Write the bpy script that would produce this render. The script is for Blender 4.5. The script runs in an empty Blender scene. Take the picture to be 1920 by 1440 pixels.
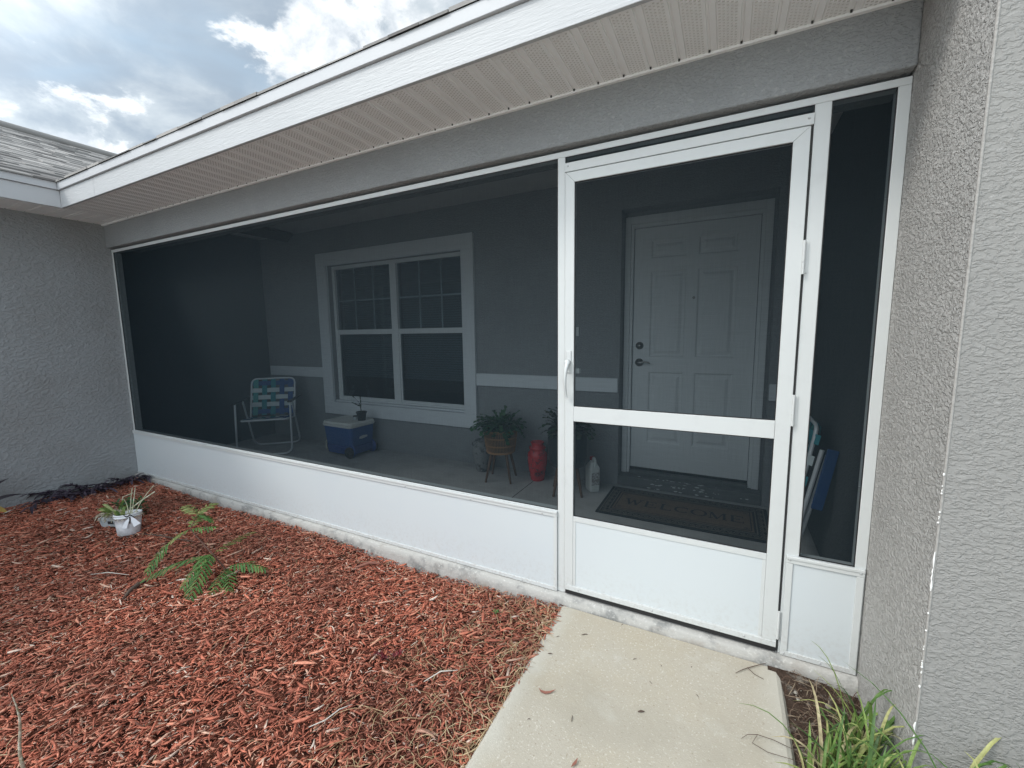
import bpy, math, random
import numpy as np
from mathutils import Vector, Matrix
random.seed(7)
C = bpy.data.collections.new('scene'); bpy.context.scene.collection.children.link(C)
PI = math.pi
# ------------------------------------------------------------------ materials
def mat(name, col, rough=.6, metal=0., spec=.5, bumps=(), var=None, alpha=None, sub=None):
    """bumps: list of (kind, scale, strength, distance); var: (col2, scale, lo, hi)"""
    m = bpy.data.materials.new(name); m.use_nodes = True
    nt = m.node_tree; N = nt.nodes; L = nt.links
    b = N['Principled BSDF']
    b.inputs['Base Color'].default_value = (*col, 1); b.inputs['Roughness'].default_value = rough
    b.inputs['Metallic'].default_value = metal; b.inputs['Specular IOR Level'].default_value = spec
    tc = N.new('ShaderNodeTexCoord')
    def noise(scale, detail=4, rough_=.55, vec=None):
        n = N.new('ShaderNodeTexNoise'); n.inputs['Scale'].default_value = scale
        n.inputs['Detail'].default_value = detail; n.inputs['Roughness'].default_value = rough_
        L.new(vec or tc.outputs['Object'], n.inputs['Vector']); return n
    if var:
        vs = var if isinstance(var, list) else [var]
        prev = None
        for (c2, sc, lo, hi) in vs:
            n = noise(sc, 6, .6); r = N.new('ShaderNodeMapRange')
            r.inputs['From Min'].default_value = lo; r.inputs['From Max'].default_value = hi
            L.new(n.outputs['Fac'], r.inputs['Value'])
            mx = N.new('ShaderNodeMix'); mx.data_type = 'RGBA'
            L.new(r.outputs['Result'], mx.inputs['Factor'])
            mx.inputs['A'].default_value = (*col, 1); mx.inputs['B'].default_value = (*c2, 1)
            if prev: L.new(prev, mx.inputs['A'])
            prev = mx.outputs['Result']
        L.new(prev, b.inputs['Base Color'])
    last = None
    for (kind, sc, st, dist) in bumps:
        vec = tc.outputs['Object']
        if kind == 'noise': h = noise(sc, 5).outputs['Fac']
        elif kind == 'fine': h = noise(sc, 2, .7).outputs['Fac']
        elif kind == 'lace':      # knock-down stucco: flattened lumps
            mp = N.new('ShaderNodeMapping'); mp.inputs['Scale'].default_value = (1, 1, 1.7)
            L.new(vec, mp.inputs['Vector'])
            n0 = noise(sc, 3, .5, mp.outputs['Vector']); n0.inputs['Distortion'].default_value = .6
            r = N.new('ShaderNodeMapRange'); r.interpolation_type = 'SMOOTHSTEP'
            r.inputs['From Min'].default_value = .42; r.inputs['From Max'].default_value = .62
            L.new(n0.outputs['Fac'], r.inputs['Value']); h = r.outputs['Result']
        elif kind == 'grain':     # embossed wood grain along X
            mp = N.new('ShaderNodeMapping'); mp.inputs['Scale'].default_value = (.10, .10, 1)
            L.new(vec, mp.inputs['Vector'])
            n0 = noise(sc, 4, .6, mp.outputs['Vector']); n0.inputs['Distortion'].default_value = .4
            h = n0.outputs['Fac']
        elif kind == 'weave':
            w = N.new('ShaderNodeTexWave'); w.inputs['Scale'].default_value = sc
            L.new(vec, w.inputs['Vector']); h = w.outputs['Fac']
        bp = N.new('ShaderNodeBump'); bp.inputs['Strength'].default_value = st; bp.inputs['Distance'].default_value = dist
        L.new(h, bp.inputs['Height'])
        if last: L.new(last, bp.inputs['Normal'])
        last = bp.outputs['Normal']
    if last: L.new(last, b.inputs['Normal'])
    return m

def island_mat(name, ramp, rough=.8, spec=.3, translucent=0, extra=None):
    """colour picked per chip / blade with Random Per Island"""
    m = bpy.data.materials.new(name); m.use_nodes = True
    N = m.node_tree.nodes; L = m.node_tree.links; b = N['Principled BSDF']
    g = N.new('ShaderNodeNewGeometry'); r = N.new('ShaderNodeValToRGB'); r.color_ramp.interpolation = 'LINEAR'
    els = r.color_ramp.elements
    while len(els) < len(ramp): els.new(.5)
    for e, (p, c) in zip(els, ramp): e.position = p; e.color = (*c, 1)
    L.new(g.outputs['Random Per Island'], r.inputs['Fac'])
    tc = N.new('ShaderNodeTexCoord'); n = N.new('ShaderNodeTexNoise'); n.inputs['Scale'].default_value = 90; n.inputs['Detail'].default_value = 4
    L.new(tc.outputs['Object'], n.inputs['Vector'])
    mr = N.new('ShaderNodeMapRange'); mr.inputs['From Min'].default_value = .3; mr.inputs['From Max'].default_value = .7
    mr.inputs['To Min'].default_value = .7; mr.inputs['To Max'].default_value = 1.2; L.new(n.outputs['Fac'], mr.inputs['Value'])
    mx = N.new('ShaderNodeMix'); mx.data_type = 'RGBA'; mx.blend_type = 'MULTIPLY'; mx.inputs['Factor'].default_value = 1
    L.new(r.outputs['Color'], mx.inputs['A']); L.new(mr.outputs['Result'], mx.inputs['B'])
    out = mx.outputs['Result']
    if extra:   # (colour, scale, lo, hi): large weathered patches
        c2, sc, lo, hi, amt = extra
        n2 = N.new('ShaderNodeTexNoise'); n2.inputs['Scale'].default_value = sc; L.new(tc.outputs['Object'], n2.inputs['Vector'])
        m2 = N.new('ShaderNodeMapRange'); m2.inputs['From Min'].default_value = lo; m2.inputs['From Max'].default_value = hi
        m2.inputs['To Max'].default_value = amt; L.new(n2.outputs['Fac'], m2.inputs['Value'])
        m3 = N.new('ShaderNodeMix'); m3.data_type = 'RGBA'; L.new(m2.outputs['Result'], m3.inputs['Factor'])
        L.new(out, m3.inputs['A']); m3.inputs['B'].default_value = (*c2, 1); out = m3.outputs['Result']
    L.new(out, b.inputs['Base Color'])
    b.inputs['Roughness'].default_value = rough; b.inputs['Specular IOR Level'].default_value = spec
    if translucent:
        t = N.new('ShaderNodeBsdfTranslucent'); L.new(out, t.inputs['Color'])
        ms = N.new('ShaderNodeMixShader'); ms.inputs['Fac'].default_value = translucent
        o = N['Material Output']; L.new(b.outputs['BSDF'], ms.inputs[1]); L.new(t.outputs['BSDF'], ms.inputs[2]); L.new(ms.outputs['Shader'], o.inputs['Surface'])
    return m

GREY = (.295, .305, .31)
M = {}
M['stucco'] = mat('stucco_grey', GREY, .9, spec=.2, bumps=[('lace', 34, .55, .007), ('noise', 160, .35, .002)], var=[((.25, .25, .245), 2.2, .45, .8), ((.335, .33, .32), 60, .62, .8)])
M['stucco_lace'] = mat('stucco_grey_heavy', (.285, .277, .262), .88, spec=.2, bumps=[('lace', 72, .52, .0045), ('noise', 50, .5, .005), ('noise', 150, .3, .002)], var=[((.255, .248, .236), 1.5, .45, .75), ((.32, .312, .298), 70, .58, .75)])
M['stucco_rough'] = mat('stucco_grey_sandy', (.46, .45, .43), .92, spec=.15, bumps=[('lace', 66, .8, .007), ('noise', 120, .9, .005), ('noise', 230, .5, .002)], var=[((.28, .27, .255), 90, .60, .72), ((.40, .39, .37), 3, .5, .8)])
M['stucco_smooth'] = mat('stucco_grey_smooth', (.30, .308, .31), .9, spec=.2, bumps=[('lace', 60, .6, .005), ('noise', 130, .5, .003)], var=[((.37, .375, .37), 60, .56, .72), ((.265, .272, .275), 1.6, .5, .8)])
M['white'] = mat('white_aluminium', (.575, .59, .58), .32, bumps=[('noise', 9, .05, .002), ('fine', 260, .08, .0006)], var=[((.54, .55, .54), 14, .55, .8)])
M['kick'] = mat('white_kick_sheet', (.575, .61, .62), .38, bumps=[('noise', 2.5, .06, .01), ('fine', 220, .10, .001)], var=[((.56, .60, .62), 3, .5, .8)])
M['fascia'] = mat('white_fascia', (.46, .465, .47), .5, bumps=[('grain', 120, .5, .004)], var=[((.42, .425, .43), 1.2, .5, .85)])
M['fascia_side'] = mat('white_fascia_side', (.49, .495, .505), .5, bumps=[('noise', 30, .15, .003)])
M['soffit'] = mat('vinyl_soffit', (.87, .862, .85), .5, bumps=[('noise', 40, .08, .002)], var=[((.83, .82, .805), 2.4, .5, .8)])
M['trim'] = mat('painted_trim', (.72, .735, .75), .7, bumps=[('noise', 90, .25, .002)])
M['door'] = mat('white_entry_door', (.72, .73, .73), .5, bumps=[('noise', 60, .05, .001)])
M['ceiling'] = mat('porch_ceiling_white', (.62, .62, .61), .8, bumps=[('noise', 80, .3, .003)])
M['floor'] = mat('porch_concrete', (.40, .395, .385), .85, bumps=[('noise', 120, .3, .002)], var=[((.31, .305, .30), 4, .45, .75)])
M['slab'] = mat('raw_slab_edge', (.42, .41, .385), .95, bumps=[('noise', 35, .5, .005), ('noise', 140, .6, .003)], var=[((.24, .24, .23), 11, .50, .66), ((.55, .54, .51), 80, .56, .70), ((.30, .26, .22), 4, .56, .74)])
M['walk'] = mat('walk_concrete', (.41, .375, .31), .92, spec=.2, bumps=[('noise', 240, .6, .003), ('noise', 40, .25, .004)],
                var=[((.41, .365, .285), 3.2, .45, .7), ((.56, .53, .46), 120, .58, .68), ((.26, .22, .165), 100, .61, .72), ((.49, .47, .42), 6, .6, .8), ((.34, .31, .25), 1.3, .55, .75)])
def edge_band(m):      # smoother grey trowelled margin along both long edges of the walk
    N = m.node_tree.nodes; L = m.node_tree.links; b = N['Principled BSDF']; src = b.inputs['Base Color'].links[0].from_socket
    tc = N.new('ShaderNodeTexCoord'); sx = N.new('ShaderNodeSeparateXYZ'); L.new(tc.outputs['Object'], sx.inputs[0]); n = N.new('ShaderNodeTexNoise'); n.inputs['Scale'].default_value = 7; L.new(tc.outputs['Object'], n.inputs['Vector'])
    a = N.new('ShaderNodeMath'); a.operation = 'SUBTRACT'; a.inputs[1].default_value = 5.016; L.new(sx.outputs['X'], a.inputs[0]); c = N.new('ShaderNodeMath'); c.operation = 'ABSOLUTE'; L.new(a.outputs[0], c.inputs[0])
    d = N.new('ShaderNodeMath'); d.operation = 'MULTIPLY_ADD'; L.new(n.outputs['Fac'], d.inputs[0]); d.inputs[1].default_value = .12; L.new(c.outputs[0], d.inputs[2])
    e = N.new('ShaderNodeMapRange'); e.inputs['From Min'].default_value = .44; e.inputs['From Max'].default_value = .54; e.inputs['To Max'].default_value = .7; L.new(d.outputs[0], e.inputs['Value'])
    x = N.new('ShaderNodeMix'); x.data_type = 'RGBA'; L.new(e.outputs['Result'], x.inputs['Factor']); L.new(src, x.inputs['A']); x.inputs['B'].default_value = (.50, .485, .43, 1); L.new(x.outputs['Result'], b.inputs['Base Color'])
edge_band(M['walk'])
def splash(m, z1, col, amt):     # rain-splashed dirt along the foot of the panels
    N = m.node_tree.nodes; L = m.node_tree.links; b = N['Principled BSDF']; src = b.inputs['Base Color'].links[0].from_socket
    tc = N.new('ShaderNodeTexCoord'); sx = N.new('ShaderNodeSeparateXYZ'); L.new(tc.outputs['Object'], sx.inputs[0])
    n = N.new('ShaderNodeTexNoise'); n.inputs['Scale'].default_value = 55; n.inputs['Detail'].default_value = 6; n.inputs['Roughness'].default_value = .7; L.new(tc.outputs['Object'], n.inputs['Vector'])
    e = N.new('ShaderNodeMapRange'); e.inputs['From Min'].default_value = 0; e.inputs['From Max'].default_value = z1; e.inputs['To Min'].default_value = 1; e.inputs['To Max'].default_value = 0; L.new(sx.outputs['Z'], e.inputs['Value'])
    f = N.new('ShaderNodeMapRange'); f.inputs['From Min'].default_value = .48; f.inputs['From Max'].default_value = .68; L.new(n.outputs['Fac'], f.inputs['Value'])
    q = N.new('ShaderNodeMath'); q.operation = 'MULTIPLY'; L.new(e.outputs['Result'], q.inputs[0]); L.new(f.outputs['Result'], q.inputs[1]); w_ = N.new('ShaderNodeMath'); w_.operation = 'MULTIPLY'; w_.inputs[1].default_value = amt; L.new(q.outputs[0], w_.inputs[0])
    x = N.new('ShaderNodeMix'); x.data_type = 'RGBA'; L.new(w_.outputs[0], x.inputs['Factor']); L.new(src, x.inputs['A']); x.inputs['B'].default_value = (*col, 1); L.new(x.outputs['Result'], b.inputs['Base Color'])
splash(M['kick'], .22, (.36, .31, .26), .28); splash(M['white'], .16, (.34, .30, .26), .5)
M['black'] = mat('black_rubber', (.012, .012, .013), .6)
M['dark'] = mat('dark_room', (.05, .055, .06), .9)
M['step'] = mat('painted_step', (.13, .135, .135), .7, bumps=[('noise', 80, .2, .002)], var=[((.16, .165, .165), 6, .45, .7)])
M['chip'] = mat('flaked_paint', (.55, .55, .53), .9)
M['nickel'] = mat('satin_nickel', (.35, .34, .32), .3, metal=1)
M['screwm'] = mat('screw_zinc', (.55, .56, .56), .4, metal=.6)
M['seam'] = mat('seam_shadow_gap', (.05, .05, .05), .9)
M['alu'] = mat('aluminium_tube', (.72, .73, .74), .35, metal=.2)
M['teal'] = mat('teal_webbing', (.03, .25, .29), .75, bumps=[('weave', 160, .3, .001)])
M['turq'] = mat('turquoise_webbing', (.07, .33, .32), .75, bumps=[('weave', 160, .3, .001)])
M['navy'] = mat('blue_webbing', (.025, .09, .27), .75, bumps=[('weave', 160, .3, .001)])
M['webwhite'] = mat('white_webbing', (.62, .68, .68), .75, bumps=[('weave', 160, .3, .001)])
M['bluep'] = mat('blue_plastic_arm', (.012, .055, .17), .4)
M['blackp'] = mat('black_plastic', (.02, .02, .022), .5)
M['cooler'] = mat('cooler_blue', (.018, .078, .27), .42, bumps=[('noise', 20, .05, .003)])
M['cooler_d'] = mat('cooler_blue_base', (.02, .06, .26), .45)
M['cooler_lid'] = mat('cooler_lid_white', (.74, .73, .69), .5, var=[((.6, .58, .52), 8, .5, .75)])
M['silverlogo'] = mat('silver_badge', (.55, .57, .58), .4)
M['tan'] = mat('towing_handle', (.55, .52, .42), .5)
M['potblack'] = mat('nursery_pot_black', (.018, .022, .024), .55)
M['basket'] = mat('wicker_tan', (.36, .19, .085), .8, bumps=[('noise', 100, .3, .002)])
M['inner'] = mat('inner_pot_green', (.03, .05, .04), .7)
M['woodleg'] = mat('dark_wood_leg', (.13, .07, .04), .6, bumps=[('noise', 50, .15, .002)])
M['dkpot'] = mat('charcoal_planter', (.02, .028, .034), .5)
M['leaf'] = island_mat('cactus_leaf', [(0, (.015, .05, .02)), (.5, (.03, .10, .035)), (1, (.06, .16, .05))], .45, .5, .15)
M['leafred'] = island_mat('cactus_leaf_dark', [(0, (.02, .03, .02)), (.6, (.035, .07, .035)), (1, (.08, .06, .04))], .45, .5, .1)
M['vase'] = mat('weathered_grey_pottery', (.24, .24, .235), .8, bumps=[('noise', 30, .4, .004)], var=[((.10, .10, .10), 22, .5, .6), ((.36, .36, .35), 9, .6, .7)])
M['redvase'] = mat('red_glazed_pottery', (.55, .03, .035), .22, var=[((.03, .005, .005), 0.001, 5, 6)])
M['jug'] = mat('white_jug_plastic', (.70, .71, .68), .35)
M['redcap'] = mat('red_cap', (.42, .01, .02), .35)
M['maroonlabel'] = mat('jug_label', (.30, .27, .26), .6, var=[((.55, .55, .53), 45, .45, .55)])
M['mat'] = mat('coir_mat', (.15, .10, .07), .98, bumps=[('fine', 300, .8, .004)], var=[((.11, .075, .055), 18, .45, .7)])
M['matdark'] = mat('mat_black_print', (.014, .016, .018), .95, bumps=[('fine', 300, .6, .003)])
M['purple'] = island_mat('purple_leaf', [(0, (.022, .018, .026)), (.5, (.045, .030, .050)), (1, (.09, .07, .095))], .4, .5, .08)
M['tileaf'] = island_mat('dark_strap_leaf', [(0, (.03, .03, .035)), (1, (.055, .045, .055))], .35, .5, .05)
M['yellowleaf'] = mat('yellow_dead_leaf', (.50, .36, .10), .7)
M['bleached'] = mat('bleached_debris', (.55, .52, .46), .9, bumps=[('noise', 60, .3, .003)])
M['fern'] = island_mat('seedling_leaflet', [(0, (.045, .12, .03)), (.5, (.07, .17, .045)), (1, (.13, .22, .06))], .6, .3, .25)
M['fernpale'] = island_mat('seedling_leaflet_pale', [(0, (.12, .17, .05)), (.5, (.17, .22, .07)), (1, (.26, .27, .10))], .6, .3, .25)
M['stem'] = mat('seedling_stem', (.10, .045, .03), .7)
M['orchid'] = island_mat('orchid_leaf', [(0, (.06, .13, .03)), (.5, (.16, .24, .06)), (1, (.33, .36, .14))], .5, .4, .15)
M['cane'] = mat('orchid_cane', (.42, .42, .28), .7, var=[((.62, .60, .48), 40, .5, .6)])
M['root'] = island_mat('orchid_roots', [(0, (.20, .17, .12)), (.5, (.42, .38, .28)), (1, (.60, .56, .45))], .8)
M['pale'] = mat('chalky_white_pot', (.70, .72, .74), .6, bumps=[('noise', 40, .2, .003)], var=[((.40, .42, .43), 12, .5, .7), ((.42, .43, .36), 5, .58, .8)])
M['paleg'] = mat('grey_concrete_pot', (.38, .41, .42), .8, bumps=[('noise', 60, .3, .003)], var=[((.26, .29, .30), 14, .5, .7)])
M['ribbon'] = mat('white_ribbon_tag', (.75, .77, .80), .5)
M['redshrub'] = island_mat('maroon_leaf', [(0, (.10, .010, .015)), (.6, (.16, .015, .025)), (1, (.30, .05, .04))], .5, .4, .15)
M['grass'] = island_mat('grass_blade', [(0, (.045, .10, .03)), (.40, (.11, .21, .05)), (.72, (.24, .34, .09)), (.88, (.42, .42, .17)), (1, (.50, .42, .26))], .5, .4, .3)
M['straw'] = island_mat('dry_straw', [(0, (.20, .12, .07)), (.5, (.38, .27, .15)), (1, (.55, .44, .28))], .8)
M['soil'] = mat('dark_soil', (.075, .052, .040), .97, spec=.1, bumps=[('noise', 40, .9, .02), ('noise', 160, .8, .006)], var=[((.30, .27, .23), 24, .55, .68), ((.035, .022, .016), 9, .5, .7)])
M['rootlet'] = island_mat('dark_rootlets', [(0, (.05, .03, .02)), (.6, (.12, .07, .05)), (1, (.30, .24, .17))], .9)
M['rubble'] = island_mat('pale_rubble', [(0, (.20, .17, .14)), (1, (.48, .44, .38))], .9)
M['mulchbase'] = mat('mulch_bed_base', (.14, .05, .032), .98, spec=.1, bumps=[('noise', 50, 1, .02)], var=[((.03, .013, .010), 30, .45, .6)])
M['mulch'] = island_mat('wood_mulch', [(0, (.10, .045, .032)), (.10, (.26, .083, .055)), (.40, (.50, .150, .092)), (.72, (.61, .210, .132)), (.87, (.64, .30, .20)), (.955, (.65, .43, .32)), (1, (.70, .61, .52))], .8, .25,
                        extra=((.17, .075, .055), 1.3, .46, .70, .55))
M['lawn'] = mat('far_lawn', (.07, .11, .035), .95, bumps=[('noise', 60, .8, .03)], var=[((.11, .14, .05), 3, .45, .7)])
M['twig'] = mat('dark_twig', (.09, .06, .045), .85)
M['palestick'] = mat('lichen_stem', (.34, .28, .20), .9, bumps=[('noise', 90, .8, .004)], var=[((.55, .52, .42), 60, .5, .6), ((.22, .2, .10), 25, .55, .65)])
M['dryleaf'] = mat('dry_reddish_leaf', (.24, .10, .07), .8)
M['pane_blind'] = mat('blind_slats', (.16, .19, .21), .8)
M['conduit'] = mat('white_plastic', (.68, .69, .68), .5)

# insect screen: black fibreglass mesh, partly open (fixed share of open area)
def screen_mat():
    m = bpy.data.materials.new('fibreglass_mesh'); m.use_nodes = True; N = m.node_tree.nodes; L = m.node_tree.links
    b = N['Principled BSDF']; b.inputs['Base Color'].default_value = (.006, .015, .021, 1); b.inputs['Roughness'].default_value = .7
    b.inputs['Specular IOR Level'].default_value = .3
    t = N.new('ShaderNodeBsdfTransparent'); t.inputs['Color'].default_value = (.93, .98, 1, 1); ms = N.new('ShaderNodeMixShader')
    tc = N.new('ShaderNodeTexCoord')
    n = []
    for sc in ((9, 9, 420), (420, 9, 9)):
        mp = N.new('ShaderNodeMapping'); mp.inputs['Scale'].default_value = sc; L.new(tc.outputs['Object'], mp.inputs['Vector'])
        x = N.new('ShaderNodeTexNoise'); x.inputs['Scale'].default_value = 1; x.inputs['Detail'].default_value = 2; L.new(mp.outputs['Vector'], x.inputs['Vector']); n.append(x)
    ad = N.new('ShaderNodeMath'); ad.operation = 'ADD'; L.new(n[0].outputs['Fac'], ad.inputs[0]); L.new(n[1].outputs['Fac'], ad.inputs[1])
    mr = N.new('ShaderNodeMapRange'); mr.inputs['From Min'].default_value = .6; mr.inputs['From Max'].default_value = 1.4
    mr.inputs['To Min'].default_value = THREAD - .045; mr.inputs['To Max'].default_value = THREAD + .045; L.new(ad.outputs[0], mr.inputs['Value'])
    # a woven mesh covers more when light crosses it at a slant: open = (1-a)(1-a/cos)
    g = N.new('ShaderNodeNewGeometry'); dt = N.new('ShaderNodeVectorMath'); dt.operation = 'DOT_PRODUCT'; L.new(g.outputs['Incoming'], dt.inputs[0]); L.new(g.outputs['True Normal'], dt.inputs[1])
    def mt(op, a, b_):
        q = N.new('ShaderNodeMath'); q.operation = op; q.use_clamp = (op == 'SUBTRACT')
        for k, v in enumerate((a, b_)):
            if v is None: continue
            if isinstance(v, (int, float)): q.inputs[k].default_value = v
            else: L.new(v, q.inputs[k])
        return q.outputs[0]
    cosv = mt('MAXIMUM', mt('ABSOLUTE', dt.outputs['Value'], None), .12)
    op_ = mt('MULTIPLY', mt('SUBTRACT', 1, mr.outputs['Result']), mt('SUBTRACT', 1, mt('DIVIDE', mr.outputs['Result'], cosv)))
    L.new(mt('SUBTRACT', 1, op_), ms.inputs['Fac'])
    L.new(t.outputs[0], ms.inputs[1]); L.new(b.outputs[0], ms.inputs[2]); L.new(ms.outputs[0], N['Material Output'].inputs['Surface'])
    return m
THREAD = .238
M['screen'] = screen_mat()
M['sidewall'] = mat('porch_side_shaded', (.075, .08, .083), .9, bumps=[('lace', 45, .35, .004)])  # porch shade put into the wall colour, far darker than the stucco
def glass_mat():
    m = bpy.data.materials.new('window_glass'); m.use_nodes = True; N = m.node_tree.nodes; L = m.node_tree.links
    g = N.new('ShaderNodeBsdfGlossy'); g.inputs['Roughness'].default_value = .03; g.inputs['Color'].default_value = (.8, .9, .95, 1)
    t = N.new('ShaderNodeBsdfTransparent'); t.inputs['Color'].default_value = (.55, .62, .64, 1)
    f = N.new('ShaderNodeFresnel'); f.inputs['IOR'].default_value = 1.6
    ms = N.new('ShaderNodeMixShader'); L.new(f.outputs[0], ms.inputs['Fac']); L.new(t.outputs[0], ms.inputs[1]); L.new(g.outputs[0], ms.inputs[2])
    L.new(ms.outputs[0], N['Material Output'].inputs['Surface']); return m
M['glass'] = glass_mat()
def shingle_mat():
    m = mat('asphalt_shingle', (.17, .155, .15), .95, spec=.15, bumps=[('fine', 300, .5, .003)])
    N = m.node_tree.nodes; L = m.node_tree.links; b = N['Principled BSDF']
    g = N.new('ShaderNodeNewGeometry'); r = N.new('ShaderNodeValToRGB')
    els = r.color_ramp.elements
    for p, c in ((.35, (.23, .215, .205)), (.7, (.33, .31, .295))): els.new(p)
    for e, (p, c) in zip(els, ((0, (.17, .16, .155)), (.35, (.25, .24, .23)), (.7, (.33, .315, .30)), (1, (.40, .38, .36)))): e.position = p; e.color = (*c, 1)
    L.new(g.outputs['Random Per Island'], r.inputs['Fac']); L.new(r.outputs['Color'], b.inputs['Base Color'])
    return m
M['shingle'] = shingle_mat()

# ------------------------------------------------------------------ mesh builder
class MB:
    def __init__(s): s.v = []; s.f = []; s.sm = []
    def add(s, vs, fs, smooth=False):
        o = len(s.v); s.v += [tuple(v) for v in vs]; s.f += [tuple(i + o for i in f) for f in fs]; s.sm += [smooth] * len(fs); return s
    def box(s, x0, x1, y0, y1, z0, z1, mtx=None):
        vs = [Vector((x, y, z)) for z in (z0, z1) for y in (y0, y1) for x in (x0, x1)]
        if mtx: vs = [mtx @ v for v in vs]
        return s.add(vs, [(0, 2, 3, 1), (4, 5, 7, 6), (0, 1, 5, 4), (2, 6, 7, 3), (0, 4, 6, 2), (1, 3, 7, 5)])
    def prism(s, pts, axis, a, b):
        """pts 2-D outline (counter-clockwise), extruded along axis from a to b"""
        n = len(pts)
        def P(p, t):
            return {'x': (t, p[0], p[1]), 'y': (p[0], t, p[1]), 'z': (p[0], p[1], t)}[axis]
        vs = [P(p, a) for p in pts] + [P(p, b) for p in pts]
        return s.add(vs, [tuple(range(n))[::-1], tuple(range(n, 2 * n))] + [(i, (i + 1) % n, n + (i + 1) % n, n + i) for i in range(n)])
    def tube(s, pts, r, n=8, closed=False, cap=True):
        pts = [Vector(p) for p in pts]; m = len(pts)
        rs = r if isinstance(r, (list, tuple)) else [r] * m
        up = Vector((0, 0, 1)); prev = None; rings = []
        for i, p in enumerate(pts):
            if closed: t = pts[(i + 1) % m] - pts[i - 1]
            else: t = pts[min(i + 1, m - 1)] - pts[max(i - 1, 0)]
            t = t.normalized() if t.length > 1e-9 else Vector((0, 0, 1))
            if prev is None:
                a = t.cross(up if abs(t.z) < .95 else Vector((1, 0, 0))).normalized()
            else:
                a = prev - t * prev.dot(t); a = a.normalized() if a.length > 1e-6 else t.orthogonal().normalized()
            prev = a; b = t.cross(a)
            rings.append([p + (a * math.cos(2 * PI * k / n) + b * math.sin(2 * PI * k / n)) * rs[i] for k in range(n)])
        vs = [v for rg in rings for v in rg]; fs = []
        for i in range(m if closed else m - 1):
            j = (i + 1) % m
            for k in range(n): fs.append((i * n + k, i * n + (k + 1) % n, j * n + (k + 1) % n, j * n + k))
        s.add(vs, fs, True)
        if cap and not closed: s.add(rings[0] + rings[-1], [tuple(range(n))[::-1], tuple(range(n, 2 * n))], False)
        return s
    def lathe(s, prof, c=(0, 0, 0), n=28, mtx=None, cap=True):
        vs = []; fs = []
        for (r, z) in prof:
            for k in range(n):
                v = Vector((r * math.cos(2 * PI * k / n), r * math.sin(2 * PI * k / n), z))
                if mtx: v = mtx @ v
                vs.append(v + Vector(c))
        for i in range(len(prof) - 1):
            for k in range(n): fs.append((i * n + k, i * n + (k + 1) % n, (i + 1) * n + (k + 1) % n, (i + 1) * n + k))
        if cap: fs += [tuple(range(n))[::-1], tuple(range((len(prof) - 1) * n, len(prof) * n))]
        return s.add(vs, fs, True)
    def strip(s, pts, w, side, droop=None, fold=0., smooth=True):
        """leaf / ribbon: centre line pts, half widths w, side vector"""
        vs = []; m = len(pts); side = Vector(side).normalized()
        for i, p in enumerate(pts):
            p = Vector(p); u = Vector((0, 0, 1)) * fold * w[i]
            vs += [p - side * w[i] + u, p, p + side * w[i] + u]
        fs = []
        for i in range(m - 1):
            fs += [(3 * i, 3 * i + 1, 3 * i + 4, 3 * i + 3), (3 * i + 1, 3 * i + 2, 3 * i + 5, 3 * i + 4)]
        return s.add(vs, fs, smooth)
    def build(s, name, m, parent=None, bevel=0, label=None):
        me = bpy.data.meshes.new(name); me.from_pydata([tuple(v) for v in s.v], [], s.f); me.materials.append(M[m] if isinstance(m, str) else m)
        me.polygons.foreach_set('use_smooth', s.sm); me.update()
        o = bpy.data.objects.new(name, me); C.objects.link(o)
        if parent: o.parent = parent
        if label: o['label'] = label
        if bevel:
            b = o.modifiers.new('bevel', 'BEVEL'); b.width = bevel; b.segments = 2; b.limit_method = 'ANGLE'; b.angle_limit = math.radians(40)
            b.harden_normals = False
        return o
def bez(p0, p1, p2, n=8):
    p0, p1, p2 = map(Vector, (p0, p1, p2))
    return [p0 * (1 - t) ** 2 + p1 * 2 * t * (1 - t) + p2 * t * t for t in [i / n for i in range(n + 1)]]
def rounded(pts, r, n=5, closed=False):
    """polyline with rounded corners"""
    P = [Vector(p) for p in pts]; out = []
    m = len(P)
    for i, p in enumerate(P):
        if not closed and i in (0, m - 1): out.append(p); continue
        a = P[i - 1]; b = P[(i + 1) % m]
        da = (a - p).normalized() * min(r, (a - p).length * .5); db = (b - p).normalized() * min(r, (b - p).length * .5)
        out += bez(p + da, p, p + db, n)
    return out
def thing(name, label, cat, loc=(0, 0, 0), group=None):
    o = bpy.data.objects.new(name, None); C.objects.link(o); o.location = loc; o.empty_display_size = .1
    o['label'] = label; o['category'] = cat
    if group: o['group'] = group
    return o
def tag(o, label=None, cat=None, group=None, kind=None):
    if label: o['label'] = label
    if cat: o['category'] = cat
    if group: o['group'] = group
    if kind: o['kind'] = kind
    return o

# key dimensions (metres; X along the porch, Y into the house, Z up; porch slab at z=0)
X0, X1, X2, X3 = 0., 4.503, 5.512, 5.752
ZT = 2.178; ZS = 2.40; EAVE = .43; D = 1.668; DD = 1.808; RET = .522
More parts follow.
